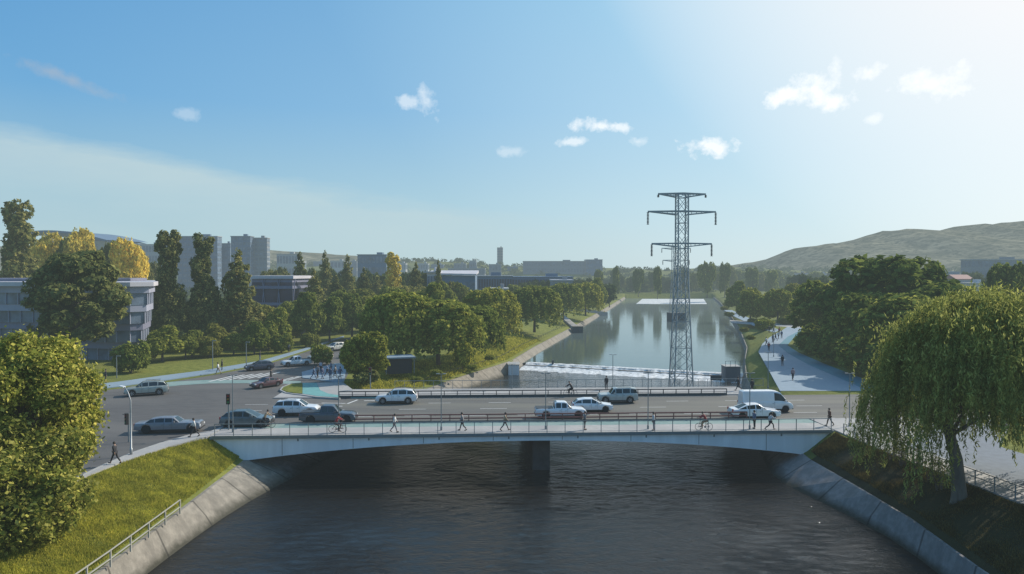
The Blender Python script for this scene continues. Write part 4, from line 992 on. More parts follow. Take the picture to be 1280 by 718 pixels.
# ---------------------------------------------------------------- trees
def leaf_mesh(name,C,Nrm,size,mat,asp=.55,jit=.5,up=None,curl=.25):
    """C centres (n,3); one small bent leaf quad per centre"""
    n=len(C); r=RNG.normal(size=(n,3)); nr=Nrm+jit*r; nr/=np.linalg.norm(nr,axis=1)[:,None]+1e-9
    a=RNG.normal(size=(n,3)) if up is None else up+.15*RNG.normal(size=(n,3)); u=a-nr*(a*nr).sum(1)[:,None]; u/=np.linalg.norm(u,axis=1)[:,None]+1e-9
    v=np.cross(nr,u); s=(size*RNG.uniform(.45,1.6,n))[:,None]
    p0=C-u*s*.5; p1=C+v*s*asp*.5+nr*s*curl*.3; p2=C+u*s*.5; p3=C-v*s*asp*.5+nr*s*curl*.3
    V=np.stack([p0,p1,p2,p3],1).reshape(-1,3).astype(np.float32)
    me=bpy.data.meshes.new(name); me.vertices.add(4*n); me.vertices.foreach_set('co',V.ravel())
    me.loops.add(4*n); me.loops.foreach_set('vertex_index',np.arange(4*n,dtype=np.int32)); me.polygons.add(n)
    me.polygons.foreach_set('loop_start',np.arange(0,4*n,4,dtype=np.int32)); me.polygons.foreach_set('loop_total',np.full(n,4,dtype=np.int32))
    me.materials.append(mat); me.update(calc_edges=True); return me
def sph(n):
    v=RNG.normal(size=(n,3)); return v/np.linalg.norm(v,axis=1)[:,None]
def lobes_cloud(lobes,n,rin=.72,cut=None):
    """lobes: list of (cx,cy,cz,rx,ry,rz). leaves near the lobe surfaces, hidden inner ones dropped"""
    L=np.array(lobes); w=(L[:,3]*L[:,4]+L[:,3]*L[:,5]); k=RNG.choice(len(L),size=n,p=w/w.sum()); d=sph(n)
    rr=RNG.uniform(rin**3,1.08**3,n)**(1/3); P=L[k,:3]+d*L[k,3:]*rr[:,None]
    # clumping: small blobs
    nb=max(20,n//26); cb=RNG.integers(0,n,nb); idx=RNG.integers(0,nb,n); mixm=RNG.random(n)<.62
    P[mixm]=P[cb[idx[mixm]]]+RNG.normal(size=(mixm.sum(),3))*(.055*np.mean(L[:,3:])*2.2)
    d[mixm]=d[cb[idx[mixm]]]
    keep=np.ones(n,bool)
    for l in L:
        q=(P-l[:3])/l[3:]; keep&=~((q**2).sum(1)<.30)
    nr=d*.8+np.array([0,0,.35]); return P[keep],nr[keep]
def limb_tube(mb,a,b,ra,rb,bend=.15,n=6,k=5):
    a=Vector(a);b=Vector(b);L=(b-a).length; off=Vector((random.uniform(-1,1),random.uniform(-1,1),random.uniform(-.3,.6)))*L*bend
    pts=[a.lerp(b,t/k)+off*math.sin(math.pi*t/k)*.6 for t in range(k+1)]
    mb.tube(pts,[ra+(rb-ra)*t/k for t in range(k+1)],n); return pts
PROTO={}
def tree_proto(kind,var,mat,nleaf,lsize,H,W):
    """meshes at real size H,W ; later instances scale a little"""
    key=(kind,var,mat)
    if key in PROTO: return PROTO[key]
    rs=random.Random(hash((kind,var))%1000 if False else (len(kind)*37+var*101)); lb=[]; tb=MB(); Rr=W/2
    if kind=='round':
        lb.append((0,0,H*.60,Rr*.62,Rr*.62,H*.30))
        for i in range(28 if var in(5,6,8) else 17):
            a=i*2.4+rs.random(); e=rs.uniform(-.75,1.25); ce=math.cos(e*.9)
            r=Rr*(.26 if var in(5,6,8) else .33)*rs.uniform(.55,1.45); lb.append((Rr*rs.uniform(.55,.78)*ce*math.cos(a),Rr*.68*ce*math.sin(a),H*(.54+.32*math.sin(e)),r,r,r*rs.uniform(.8,1.0)*min(1.3,H/W)))
        th=H*.42; tb.tube([(0,0,-.3),(.0,0,.3),(.05,0,th*.5),(0,.05,th),(0,0,H*.8)],[.3*Rr/4+.08,.2*Rr/4+.06,.17*Rr/4+.04,.13*Rr/4+.03,.03],8)
        for l in lb[1:10]: limb_tube(tb,(0,0,th*rs.uniform(.75,1.2)),(l[0]*.9,l[1]*.9,l[2]),.09*Rr/4+.02,.02)
    elif kind=='pole':   # tall irregular dark column that swells near the foot
        n=40
        for i in range(n):
            t=(i+.5)/n; prof=Rr*(.30+.70*math.sin(math.pi*min(1,(1-t)**.85))**.8 if t<.72 else .42*(1-(t-.72)/.28*.35)); prof=Rr*(1.0-.45*t)*(1.0 if t<.50 else (.72 if t<.72 else .88))*rs.uniform(.75,1.15)*(1 if t>.06 else .7)
            a=i*2.4+rs.random(); rr=prof*rs.uniform(.36,.56); lb.append((prof*.60*math.cos(a),prof*.60*math.sin(a),H*(.07+.89*t),rr,rr,rr*1.15))
        tb.tube([(0,0,-.3),(0,0,H*.4),(0,0,H*.92)],[.3,.2,.04],8)
        for l in lb[::2]: limb_tube(tb,(0,0,l[2]-.4),(l[0]*1.3,l[1]*1.3,l[2]),.06,.015)
    elif kind=='conifer':
        n=30
        for i in range(n):
            t=(i+.3)/n; prof=Rr*max(.10,(1-t)**.62); a=i*2.4+rs.random(); rr=max(.34,prof*rs.uniform(.42,.58))
            lb.append((prof*.66*math.cos(a),prof*.66*math.sin(a),H*(.12+.86*t)-prof*.12,rr,rr,rr*.75))
        lb.append((0,0,H*.5,Rr*.35,Rr*.35,H*.36)); lb.append((0,0,H*.97,.25,.25,.6))
        tb.tube([(0,0,-.3),(0,0,H*.5),(0,0,H*.96)],[.26,.15,.03],8)
        for l in lb[:28:2]: limb_tube(tb,(0,0,l[2]+.2),(l[0]*1.2,l[1]*1.2,l[2]),.06,.015,.05)
    elif kind=='pine':   # big loose crown on a clear forked trunk
        for i in range(26):
            t=i/26; a=i*2.4+rs.random(); prof=Rr*(math.sin(math.pi*(.12+.83*t))**.7)*(1.0 if t<.65 else .8); rr=Rr*rs.uniform(.22,.36)
            lb.append((prof*.72*math.cos(a),prof*.72*math.sin(a),H*(.27+.68*t),rr*1.1,rr*1.1,rr*.62))
        tb.tube([(0,0,-.3),(0,0,.2),(.05,0,H*.2),(0,0,H*.6),(0,0,H*.9)],[.42,.3,.26,.16,.04],10)
        for l in lb: limb_tube(tb,(0,0,max(H*.18,l[2]-H*.10)),(l[0],l[1],l[2]),.1,.02)
    elif kind=='bush':
        for i in range(9):
            a=i*2.4; r=Rr*rs.uniform(.35,.55); lb.append((Rr*.5*math.cos(a)*rs.random()**.5,Rr*.5*math.sin(a),H*rs.uniform(.28,.62),r,r,H*rs.uniform(.26,.36)))
        for k in range(4): limb_tube(tb,(rs.uniform(-.1,.1),rs.uniform(-.1,.1),-.2),(rs.uniform(-Rr,Rr)*.5,rs.uniform(-Rr,Rr)*.5,H*.6),.06,.02)
    elif kind=='willow':
        for i in range(12):
            a=i*2.4+rs.random()*.6; q=Rr*.6*(i/12)**.5; r=Rr*.33; lb.append((q*math.cos(a),q*math.sin(a),H*.78-q*q/Rr*.28,r,r,H*.17))
        tb.tube([(0,0,-.3),(.1,0,H*.25),(0,.1,H*.5),(0,0,H*.8)],[.3,.24,.16,.05],8)
        for l in lb: limb_tube(tb,(0,0,H*.4),(l[0],l[1],l[2]),.1,.02)
    P,N=lobes_cloud(lb,nleaf,.6 if kind in('pole','pine') else .72); up=None
    if kind=='willow':
        ns=260; per=max(12,nleaf//2//ns); a=RNG.uniform(0,6.28,ns); q=Rr*np.sqrt(RNG.uniform(.25,1,ns)); top=H*.86-q*q/Rr*.36; ln_=top*RNG.uniform(.45,.93,ns)*(.35+.65*q/Rr)
        t=RNG.random((ns,per)); X=(q*np.cos(a))[:,None]*(1+.05*t); Y=(q*np.sin(a))[:,None]*(1+.05*t); Z=top[:,None]-ln_[:,None]*t
        S=np.stack([X,Y,Z],2).reshape(-1,3)+RNG.normal(size=(ns*per,3))*[.18,.18,.1]; out=np.stack([X,Y,0*Z+.3],2).reshape(-1,3); out/=np.linalg.norm(out,axis=1)[:,None]
        P=np.vstack([P,S]); N=np.vstack([N,out])
    me=leaf_mesh('crown',P,N,lsize,LM[mat],asp=.6); tm=tb.mesh('trunk',M['palebark'] if kind=='pine' else M['bark'],True)
    PROTO[key]=(me,tm,H,W); return PROTO[key]
SPEC={'round':(17000,.50,9,9),'pole':(24000,.55,22,8),'conifer':(15000,.42,14,6.5),'pine':(26000,.58,17,12),'bush':(5000,.36,3.6,4.2),'willow':(18000,.50,11,11)}
KN={'round':'broadleaf_tree','pole':'tall_evergreen','conifer':'conifer_tree','pine':'pine_tree','bush':'bush','willow':'willow_tree'}
CATN={'bush':'bush'}
def tree(kind,mat,px,pb,pt,pw,label,var=0,group=None,z=0.0,Y=None,name=None,small=False):
    p=G(px,pb,z) if Y is None else AT(px,Y,z); Yd=p.y
    h=ZAT(pt,Yd)-z; w=pw/F*Yd; sp=SPEC[kind]
    n,ls=sp[0],sp[1]
    me,tm,H,W=tree_proto(kind,var+(50 if small else 0),mat,n if not small else n//3,ls if not small else ls*1.5,sp[2],sp[3])
    t=thing(name or KN[kind],label,CATN.get(kind,'tree'),(p.x,p.y,z),random.uniform(0,6.28),group); t.scale=(w/W,w/W,h/H)
    link('crown' if kind!='bush' else 'foliage',me,t); link('trunk' if kind!='bush' else 'stem',tm,t); return t
T=tree
# tall ones, far left to middle
T('pole','dark',22,462,247,62,'very tall dark evergreen at the left edge, above the office roof',0,Y=165)
T('pine','dark',98,461,310,112,'big loose pine with a pale forked trunk in front of the office')
T('pole','dark',211,440,287,50,'tall dark evergreen just right of the office end',1)
T('pole','dark',255,438,291,46,'tall dark evergreen in the middle of the three columns',2)
T('conifer','dark',298,436,311,62,'broad dark spire tree, right one of the three columns')
T('pole','dark',51,456,352,34,'rust tinged dark tree in front of the left office wall',3,Y=128)
T('bush','green',164,466,424,44,'round clipped bush at the foot of the office right wall')
T('round','green',203,452,408,52,'round bushy tree below the tall evergreen right of the office')
T('round','green',240,447,413,38,'small round tree under the middle column evergreen')
T('round','olive',272,444,405,36,'small olive tree between the two right column evergreens')
T('round','green',318,443,402,36,'small green tree at the foot of the broad spire tree')
for x,b,t_,w,lb in ((376,408,316,36,'dark fir left of the fir row behind the hedge'),(407,405,314,30,'second dark fir of the row behind the hedge'),(434,402,319,30,'third fir of the row, tall and dark'),(393,418,337,40,'lower fir in front of the fir row'),(455,408,335,34,'lower fir left of the yellow poplar'),(471,400,345,30,'dark fir at the left foot of the yellow poplar'),(520,404,328,32,'narrow dark fir right of the yellow poplar'),(548,400,324,16,'very thin dark fir before the white hall'),(420,412,345,40,'wide fir below the third fir'),(563,405,352,34,'dark fir behind the left willow')):
    T('conifer','dark',x,b,t_,w,lb,1)
T('pole','autumn',491,405,315,34,'yellow poplar standing out above the dark firs',4,name='poplar_tree')
for x,b,t_,w,m_,lb in ((345,436,385,40,'green','low round tree right of the broad spire'),(360,428,392,34,'olive','olive round tree on the verge above the white pickup queue'),(384,430,366,46,'green','green round tree under the firs'),(412,428,372,44,'green','second green round tree under the firs'),(440,425,368,46,'green','third green round tree under the firs, left of the lane'),(466,422,372,40,'olive','olive round tree below the yellow poplar'),(500,425,362,52,'green','large green tree right of the yellow poplar'),(535,430,355,56,'green','large green tree left of the willows')):
    T('round',m_,x,b,t_,w,lb,var={'green':0,'olive':1}[m_])
T('bush','green',352,441,415,30,'small bush on the verge by the white pickup queue')
T('bush','green',402,456,428,28,'dark bush hiding the cream car')
T('bush','olive',388,434,414,26,'olive bush behind the dark bush')
T('round','yg',459,476,414,60,'round yellow green tree standing beside the junction',2)
T('bush','dark',457,480,460,36,'dark scrub under the round roadside tree')
for x,b,t_,w,lb in ((500,456,362,96,'big drooping tree behind the shelter'),(548,454,372,112,'wide drooping tree on the left bank in the middle'),(590,446,380,80,'drooping tree nearest the river path')):
    T('willow','green',x,b,t_,w,lb)
T('willow','yg',612,428,358,78,'bright willow, first of the row along the river',1)
T('willow','green',668,414,356,68,'second willow of the row along the river',1)
T('willow','green',704,399,353,50,'third willow of the row along the river',1)
T('willow','yg',732,394,352,44,'fourth willow of the row along the river',1)
T('round','green',748,388,348,22,'last small tree of the row along the river')
T('bush','yg',578,460,424,26,'bright yellow shrub among the drooping trees')
for i,(x,b,s_) in enumerate(((545,470,9),(590,462,7),(612,450,7),(520,478,8))):
    T('bush','green',x,b,b-s_,s_*2.2,'low scrub dotted on the grass of the left river bank',1,'low scrub on the left river bank')
fl=[(150,436,402,38,'olive'),(180,436,398,40,'green'),(222,434,392,44,'dark'),(248,432,388,44,'green'),(282,430,386,46,'dark'),(308,430,384,44,'green'),(335,428,380,44,'olive'),(366,424,376,44,'green'),(396,420,368,44,'dark'),(428,418,362,42,'green'),(452,414,360,40,'olive'),(486,414,358,44,'green'),(515,414,356,46,'dark'),(548,410,352,44,'green'),(575,404,352,40,'olive'),(640,392,356,34,'green'),(690,384,354,28,'green'),(232,449,420,34,'green'),(262,447,420,32,'olive'),(292,444,416,34,'green'),(336,438,408,32,'green'),(180,454,428,34,'olive')]
for i,(x,b,t_,w,m_) in enumerate(fl):
    T('round',m_,x,b,t_,w,'one of the trees filling the dense belt along the left bank',7+i%2,'trees filling the dense belt along the left bank')
# autumn trees behind the office
for x,t_,w,m_,lb in ((58,296,46,'autumn','yellow tree left of the pine behind the office roof'),(104,291,44,'autumn','bright yellow tree right behind the top of the pine'),(134,306,32,'olive','olive tree between the two yellow trees behind the roof'),(160,303,44,'autumn','yellow green tree behind the right part of the office roof'),(83,302,34,'olive','olive tree between the first two yellow trees')):
    T('round',m_,x,0,t_,w,lb,3,Y=190)
for i,x in enumerate((178,186,330,345,352)):
    T('round','dark',x,0,[330,326,338,336,333][i],26,'dark tree in the gap between office buildings','dark trees in the gaps between the offices' if False else 4,'dark trees in the gaps between the offices',Y=200+i*9)
# right bank
T('round','bigdark',1112,470,317,172,'huge dark domed tree right of the promenade',5,Y=126)
T('round','green',1034,446,350,96,'dark leafy tree left of the huge domed tree',6,Y=148)
T('round','green',1076,462,362,100,'green tree leaning over the promenade edge',5,Y=118)
T('round','green',1128,484,368,120,'green tree between the huge domed tree and the foreground willow',8,Y=104)
T('round','bigdark',1172,470,352,124,'dark tree behind the top of the foreground willow',6,Y=112)
T('round','bigdark',1258,450,326,66,'dark tree at the right edge of the picture',5,Y=150)
T('round','green',1225,470,372,90,'green tree behind the right half of the foreground willow',0,Y=108)
T('bush','bigdark',1048,455,412,64,'thick hedge by the teal path',0); T('bush','green',1084,469,416,76,'thick hedge nearest the road by the teal path',0)
T('bush','bigdark',1016,443,404,56,'thick hedge farthest along the teal path',0)
T('bush','bigdark',1126,481,420,90,'dark undergrowth between the road and the huge tree',0); T('bush','bigdark',1180,488,430,100,'dark undergrowth behind the foreground willow',0)
T('bush','bigdark',1245,488,432,100,'dark undergrowth at the right edge behind the road',0)
T('round','yg',972,404,361,46,'bright yellow green tree at the end of the promenade',2)
T('round','yg',938,402,360,36,'smaller bright tree left of the promenade end',2)
T('round','green',921,392,352,30,'green tree at the far end of the right bank',0)
T('round','olive',1000,400,356,44,'olive tree behind the crossing path',1)
T('bush','yg',955,412,396,30,'yellow shrub beside the far bend',1); T('bush','olive',985,406,392,30,'olive shrub by the crossing path',1)
for i,(x,y,s_) in enumerate(((905,388,6),(912,396,7),(930,415,7),(938,425,7),(908,383,6),(942,405,8))):
    T('bush','olive',x,y,y-s_,s_*2,'low bush on the right bank upstream',1,'low bushes on the right bank upstream',z=-.5)
# mid-distance trees behind the river head, one by one
rr=random.Random(5)
for i in range(46):
    x=760+i*7.2+rr.uniform(-4,4); Yt=rr.uniform(520,680); 
    top=rr.uniform(336,350) if not 890<x<925 else rr.uniform(330,338)
    T('round',rr.choice(['far','far','bigdark','olive']),x,0,top,rr.uniform(14,26),'one of the hazy trees beyond the head of the river',7+i%2,'hazy trees beyond the head of the river',Y=Yt,small=True)
for i,(x,t_,w) in enumerate(((822,331,12),(770,331,10),(884,325,22),(906,326,15),(798,334,14),(748,335,12),(940,332,18),(965,336,18))):
    T('round','bigdark',x,0,t_,w,['round topped','slim','flat topped wide','small domed','low','leftmost','broad','rounded'][i]+' dark tree standing above the hazy treeline',7,Y=420+i*9,small=True)
for i in range(34):
    x=1000+rr.uniform(-5,5)+i*9; T('round','far',x,0,rr.uniform(338,352),rr.uniform(20,34),'one of the hazy trees below the right hill',7+i%2,'hazy trees below the right hill',Y=rr.uniform(300,420),small=True)
for i in range(44):
    x=500+i*6.1+rr.uniform(-3,3); T('round','far',x,0,rr.uniform(346,358),rr.uniform(16,26),'one of the hazy trees among the low halls',7+i%2,'hazy trees among the low halls',Y=rr.uniform(300,420),small=True)
for i in range(26):
    x=330+i*9+rr.uniform(-3,3); T('round','far',x,0,rr.uniform(336,350),rr.uniform(20,30),'one of the trees behind the fir row',7+i%2,'trees behind the fir row',Y=rr.uniform(230,300),small=True)
# reed like shrubs below the willow
for i,(px,y_) in enumerate(((1132,1),(1150,2),(1168,3),(1120,4),(1180,2))):
    Yt=[57.5,55.5,53.8,59,52.2][i]; x=(px-640)/F*Yt; z=bankz(x,Yt); t=thing('reed_clump','clump of thin pale stems on the brown bank under the willow','shrub',(x,Yt,z-.05),0,'thin stemmed shrubs under the willow')
    mb=MB()
    for k in range(26):
        a=random.uniform(0,6.28); r0=random.uniform(0,.35); h=random.uniform(1.1,2.3); b=Vector((r0*math.cos(a),r0*math.sin(a),0)); mb.tube([b,b*1.5+Vector((0,0,h*.6)),b*2.3+Vector((random.uniform(-.15,.15),0,h))],[.022,.014,.006],4)
    mb.build('stem',M['palebark'],t)
    q=[];
    for k in range(500): a=random.uniform(0,6.28); r0=random.uniform(0,.8); q.append((r0*math.cos(a),r0*math.sin(a),random.uniform(.5,2.3)))
    link('foliage',leaf_mesh('foliage',np.array(q),sph(500),.16,LM['olive'],asp=.35),t)

# ---- big foreground willow
def big_willow():
    p=Vector((31.35,50.2,0)); z0=bankz(p.x,p.y)-.1; t=thing('willow_tree','large weeping willow leaning on the brown bank in the right foreground','tree',(p.x,p.y,z0))
    H=14.6; tb=MB(); rs=random.Random(3)
    tb.tube([(.05,-.1,-.5),(.05,0,.2),(-.05,0,1.4),(-.15,.1,3.0),(-.55,.2,4.6),(-.8,.3,6.2),(-.7,.4,8.2),(-.3,.3,10.5)],[.62,.52,.45,.40,.34,.30,.20,.08],14)
    tb.tube([(-.75,-.3,-.9),(-.5,-.25,.1),(-.22,-.1,1.1),(-.1,0,2.0)],[.26,.24,.22,.2],10); tb.tube([(.55,-.2,-.6),(.35,-.1,.2),(.12,0,1.0)],[.24,.24,.2],10)
    cx,cy=2.0,.6; tips=[]
    for i in range(34):
        a=i*2.4+rs.random()*.5; q=(.25+.75*((i+.5)/34)**.6)*5.4; zt=H-2.6-q*q*.15+rs.uniform(-.8,.8); s0=rs.choice([(-.55,.2,4.6),(-.8,.3,6.0),(-.72,.35,7.2),(-.6,.4,8.6)])
        b=(cx+q*math.cos(a),cy+q*math.sin(a),zt); pts=limb_tube(tb,s0,b,.15,.03,.12,6,7); tips+=pts[2:]
    tb.build('trunk',M['palebark'],t,smooth=True)
    C=[];N=[];UP=[]
    nb=340
    for b_ in range(nb):
        a=rs.uniform(0,6.28); lump=1+.12*math.sin(3*a+1)+.10*math.sin(7*a+2)+.05*math.sin(13*a); q=6.5*lump*math.sqrt(rs.uniform(.02,1)); topz=H-.2-abs(q)**2.6*.034+rs.uniform(-1.3,.6)
        toward=abs(((a+math.radians(112)+math.pi)%(2*math.pi))-math.pi)   # 0 towards the river mouth side
        low=.5 if math.cos(a)<-.25 else 2.2
        if toward<.62 or q<1.6: low=5.6
        low+=rs.uniform(-.5,1.8)
        if rs.random()<.18: low+=3
        ns=rs.randint(3,9); bx0=cx+q*math.cos(a); by0=cy+q*math.sin(a); sp=rs.uniform(.18,.5); ln0=rs.uniform(3.5,12)
        for w_ in range(ns):
            x0=bx0+rs.gauss(0,sp); y0=by0+rs.gauss(0,sp); bot=max(low+rs.uniform(-.6,1.2),topz-ln0*rs.uniform(.7,1.1)); n=int(max(6,(topz-bot)*11)); dx=rs.uniform(-.5,.5); dy=rs.uniform(-.5,.5); ph=rs.uniform(0,6.28)
            for k in range(n):
                s=(k+rs.random())/n; out=.9*math.sin(s*1.9); C.append((x0+dx*s+math.cos(a)*out+rs.gauss(0,.06)+.08*math.sin(9*s+ph),y0+dy*s+math.sin(a)*out+rs.gauss(0,.06),topz-(topz-bot)*s+.5*math.sin(min(1,s*6)*3.14)*.5)); N.append((math.cos(a),math.sin(a),.2))
    for b_ in range(90):      # leafy sprays that break the top outline
        a=rs.uniform(0,6.28); q=6.3*math.sqrt(rs.random()); z_=H-.3-q**2.6*.034+rs.uniform(-1.2,.5); r_=rs.uniform(.35,.9)
        for k in range(190): C.append((cx+q*math.cos(a)+rs.gauss(0,r_),cy+q*math.sin(a)+rs.gauss(0,r_),z_+rs.gauss(0,r_*.6))); N.append((rs.gauss(0,.5),rs.gauss(0,.5),.8))
    C=np.array(C); N=np.array(N); UPa=np.tile(np.array([0,0,-1.0]),(len(C),1))+.35*RNG.normal(size=(len(C),3))
    link('crown',leaf_mesh('crown',C,N,.30,LM['willow'],asp=.26,jit=.9,up=UPa),t)
big_willow()
# ---- big foreground tree at left
def front_tree(px_c,Yc,rad,ztop,zbot,n,label,base,mat='front',ls=.27):
    cx=(px_c-640)/F*Yc; t=thing('broadleaf_tree',label,'tree',base); bx_,by,bz=base; rs=random.Random(int(px_c)+9); lb=[]
    H=ztop-bz
    for i in range(80):
        a=i*2.4+rs.random(); u=rs.uniform(-1,1); cu=math.sqrt(max(0,1-u*u)); r=rad*rs.uniform(.13,.25)
        k=.90*rs.uniform(.35,1.0)**.6; lb.append((cx-bx_+rad*k*cu*math.cos(a),Yc-by+rad*k*cu*math.sin(a),(ztop+zbot)/2-bz+(ztop-zbot)/2*k*u,r,r,r*.8))
    tb=MB(); c0=Vector((cx-bx_,Yc-by,(ztop+zbot)/2-bz))
    tb.tube([(0,0,-.5),(0,0,.4),tuple(c0*.4),tuple(c0*.8),tuple(c0*1.3)],[.42,.34,.28,.2,.05],10)
    for l in lb: limb_tube(tb,tuple(c0*rs.uniform(.4,1.0)),(l[0],l[1],l[2]),.09,.015)
    tb.build('trunk',M['bark'],t,smooth=True)
    P,N=lobes_cloud(lb,n,.35); P=P+RNG.normal(size=P.shape)*.28; link('crown',leaf_mesh('crown',P,N,ls,LM[mat],asp=.62,jit=.7),t)
front_tree(20,47,4.7,11.3,.2,190000,'big yellow green tree filling the left foreground',(-32.6,47.5,.1),'front',.25)
front_tree(8,43.5,4.2,6.6,-2.4,90000,'leafy lower tree below the big one at the left edge',(-30.6,43,-.4),'front',.25)

# ---- grass
def blades(name,label,xf,n,Y0,Y1,h,mat,wd=.035):
    C=[];U=[]
    Y=RNG.uniform(Y0,Y1,n); s=RNG.random(n); pts=[]
    for y,q in zip(Y,s):
        S=sect(y); a,b=xf(S); x=a+(b-a)*q; pts.append((x,y,bankz(x,y)-.02))
    P=np.array(pts); hh=h*RNG.uniform(.4,1.3,n)
    nv=np.array([noise.noise(Vector((p[0]*.5,p[1]*.5,0))) for p in P]); hh*=(1+.9*nv)
    a=RNG.uniform(0,6.28,n); dx=np.cos(a)*wd; dy=np.sin(a)*wd; tip=P+np.stack([RNG.normal(size=n)*.35*hh,RNG.normal(size=n)*.35*hh,hh],1)
    V=np.stack([P+np.stack([dx,dy,0*dx],1),P-np.stack([dx,dy,0*dx],1),tip],1).reshape(-1,3).astype(np.float32)
    me=bpy.data.meshes.new(name); me.vertices.add(3*n); me.vertices.foreach_set('co',V.ravel()); me.loops.add(3*n); me.loops.foreach_set('vertex_index',np.arange(3*n,dtype=np.int32)); me.polygons.add(n)
    me.polygons.foreach_set('loop_start',np.arange(0,3*n,3,dtype=np.int32)); me.polygons.foreach_set('loop_total',np.full(n,3,dtype=np.int32)); me.materials.append(mat); me.update(calc_edges=True)
    o=link(name,me); return tag(o,label,'grass',kind='stuff')
blades('grass','sunny short grass on the near left bank',lambda S:(S[1]+.05,S[2]-.5),90000,36,67,.17,M['blade'])
blades('grass','dark brown grass and litter on the near right bank',lambda S:(S[5]+.6,S[6]-.02),90000,36,68,.22,M['dryblade'])
blades('grass','grass on the left bank upstream of the bridge',lambda S:(S[1]+.3,S[2]-1.0),30000,97,180,.35,M['blade'],.08)
# ---------------------------------------------------------------- buildings
BM={'lil2':surf('lilac_grey_wall',(.33,.345,.43),.7,0,.1,.3),'white':surf('pale_wall',(.50,.52,.56),.7,0,.08,.3),'lilac':surf('lilac_wall',(.20,.205,.28),.6,0,.1,.3),'roof':surf('pale_roof',(.52,.50,.53),.7,0,.1,.4),
 'blue':surf('blue_grey_wall',(.12,.185,.27),.6,0,.12,.1),'grey':surf('grey_wall',(.24,.26,.28),.7,0,.12,.1),'pale':surf('light_wall',(.42,.43,.43),.7,0,.1,.1),'red':surf('red_roof',(.32,.13,.11),.7,0,.1,.3),'tan':surf('tan_wall',(.33,.30,.25),.7,0,.1,.2),
 'win':glassmat('window_glass',(.09,.115,.15),.15),'win2':glassmat('window_glass_dark',(.025,.03,.045),.15)}
def block(name,label,px0,px1,ptop,Y,depth,wall_,roof_,nf,nw,win='win',cat='building',yaw=0,z0=0,wf=.6,roofo=.4,group=None):
    x0=(px0-640)/F*Y; x1=(px1-640)/F*Y; h=ZAT(ptop,Y)-z0; w=x1-x0
    t=thing(name,label,cat,((x0+x1)/2,Y,z0),yaw,group)
    MB().box((0,depth/2,h/2-2),(w,depth,h+4)).build('wall',BM[wall_],t)
    rf=MB(); rf.box((0,depth/2,h+.2),(w+2*roofo,depth+2*roofo,.4)); rf.build('roof',BM[roof_],t)
    u=MB(); u.box((w*.18,depth*.5,h+1.1),(min(8,w*.2),min(6,depth*.3),1.4)); u.build('roof_plant',BM[wall_],t)
    fh=h/nf
    for f in range(nf):
        # one band of windows per storey: framed panes
        mb=MB(); cw=w/nw
        for k in range(nw): mb.box((-w/2+cw*(k+.5),-.04,fh*(f+.55)),(cw*.74,.12,fh*wf))
        mb.build('window',BM[win],t)
        for s in (-1,1):
            m2=MB(); nn=max(2,int(nw*depth/w)); cd_=depth/nn
            for k in range(nn): m2.box((s*(w/2+.04),cd_*(k+.5),fh*(f+.55)),(.12,cd_*.74,fh*wf))
            m2.build('window',BM[win],t)
    return t
# office behind the pine : curved, storeys step outward, big flat roof
def office():
    t=thing('office_building','grey lilac office building with curved glass storeys and a pale flat roof behind the pine','building',(-76,124,0))
    fl=4; H=14.9; fh=3.2
    def plan(o):   # outline, rounded right end, facing the river road
        pts=[(-34,6-o),(-8,2-o),(2,-1-o),(8.5,-2.2-o),(11.0+o*.4,-1.6-o*.7),(12.6+o*.8,.3),(9.5+o*.6,9),(2,25),(-34,26)]
        return pts
    for f in range(fl):
        o=[-1.6,-.5,.3,.9][f]; z=f*fh
        mb=MB(); mb.prism(plan(o-.5),z,z+fh-.9); mb.build('storey',BM['win'],t)
        mb=MB(); mb.prism(plan(o),z+fh-1.15,z+fh); mb.build('spandrel',BM['lil2'] if f>1 else BM['lilac'],t)
        P=plan(o-.35)
        for a,b in zip(P[:6],P[1:7]):
            a=Vector((*a,0));b=Vector((*b,0)); n=max(1,int((b-a).length/2.2))
            for k in range(n):
                q=a.lerp(b,k/n)
                if q.x>-24: MB().box((q.x,q.y,z+(fh-1.15)/2),(.10,.18,fh-1.15)).build('mullion',BM['lil2'],t)
    MB().prism(plan(1.9),fl*fh+.02,fl*fh+.75).build('roof',BM['roof'],t)
    MB().prism([(-24,8),(4,8),(4,18),(-24,18)],fl*fh+.76,fl*fh+1.3).build('roof_plant',BM['lilac'],t)
office()
def office2():
    t=thing('office_building','dark lilac glazed office with a pale roof seen between the evergreens','building',AT(345,172)[:],R(-6))
    MB().box((-1,6,6.4),(10,12,12.8)).build('wall',BM['win2'],t)
    MB().box((-1.5,6,14.0),(12,13,.7)).build('roof',BM['roof'],t)
    for f in range(3):
        MB().box((-1,5.9,3.6+f*4.0),(10.5,12.6,.7)).build('spandrel',BM['lilac'],t)
    mb=MB()
    for k in range(6): mb.bar((-5.9+k*1.9,-.2,0),(-5.9+k*1.9+1.2*(1 if k%2 else -1),-.2,13.6),.16)
    mb.build('brace',BM['lilac'],t); MB().box((-1,6,13.2),(10,12,.8)).build('attic',BM['lilac'],t)
office2()
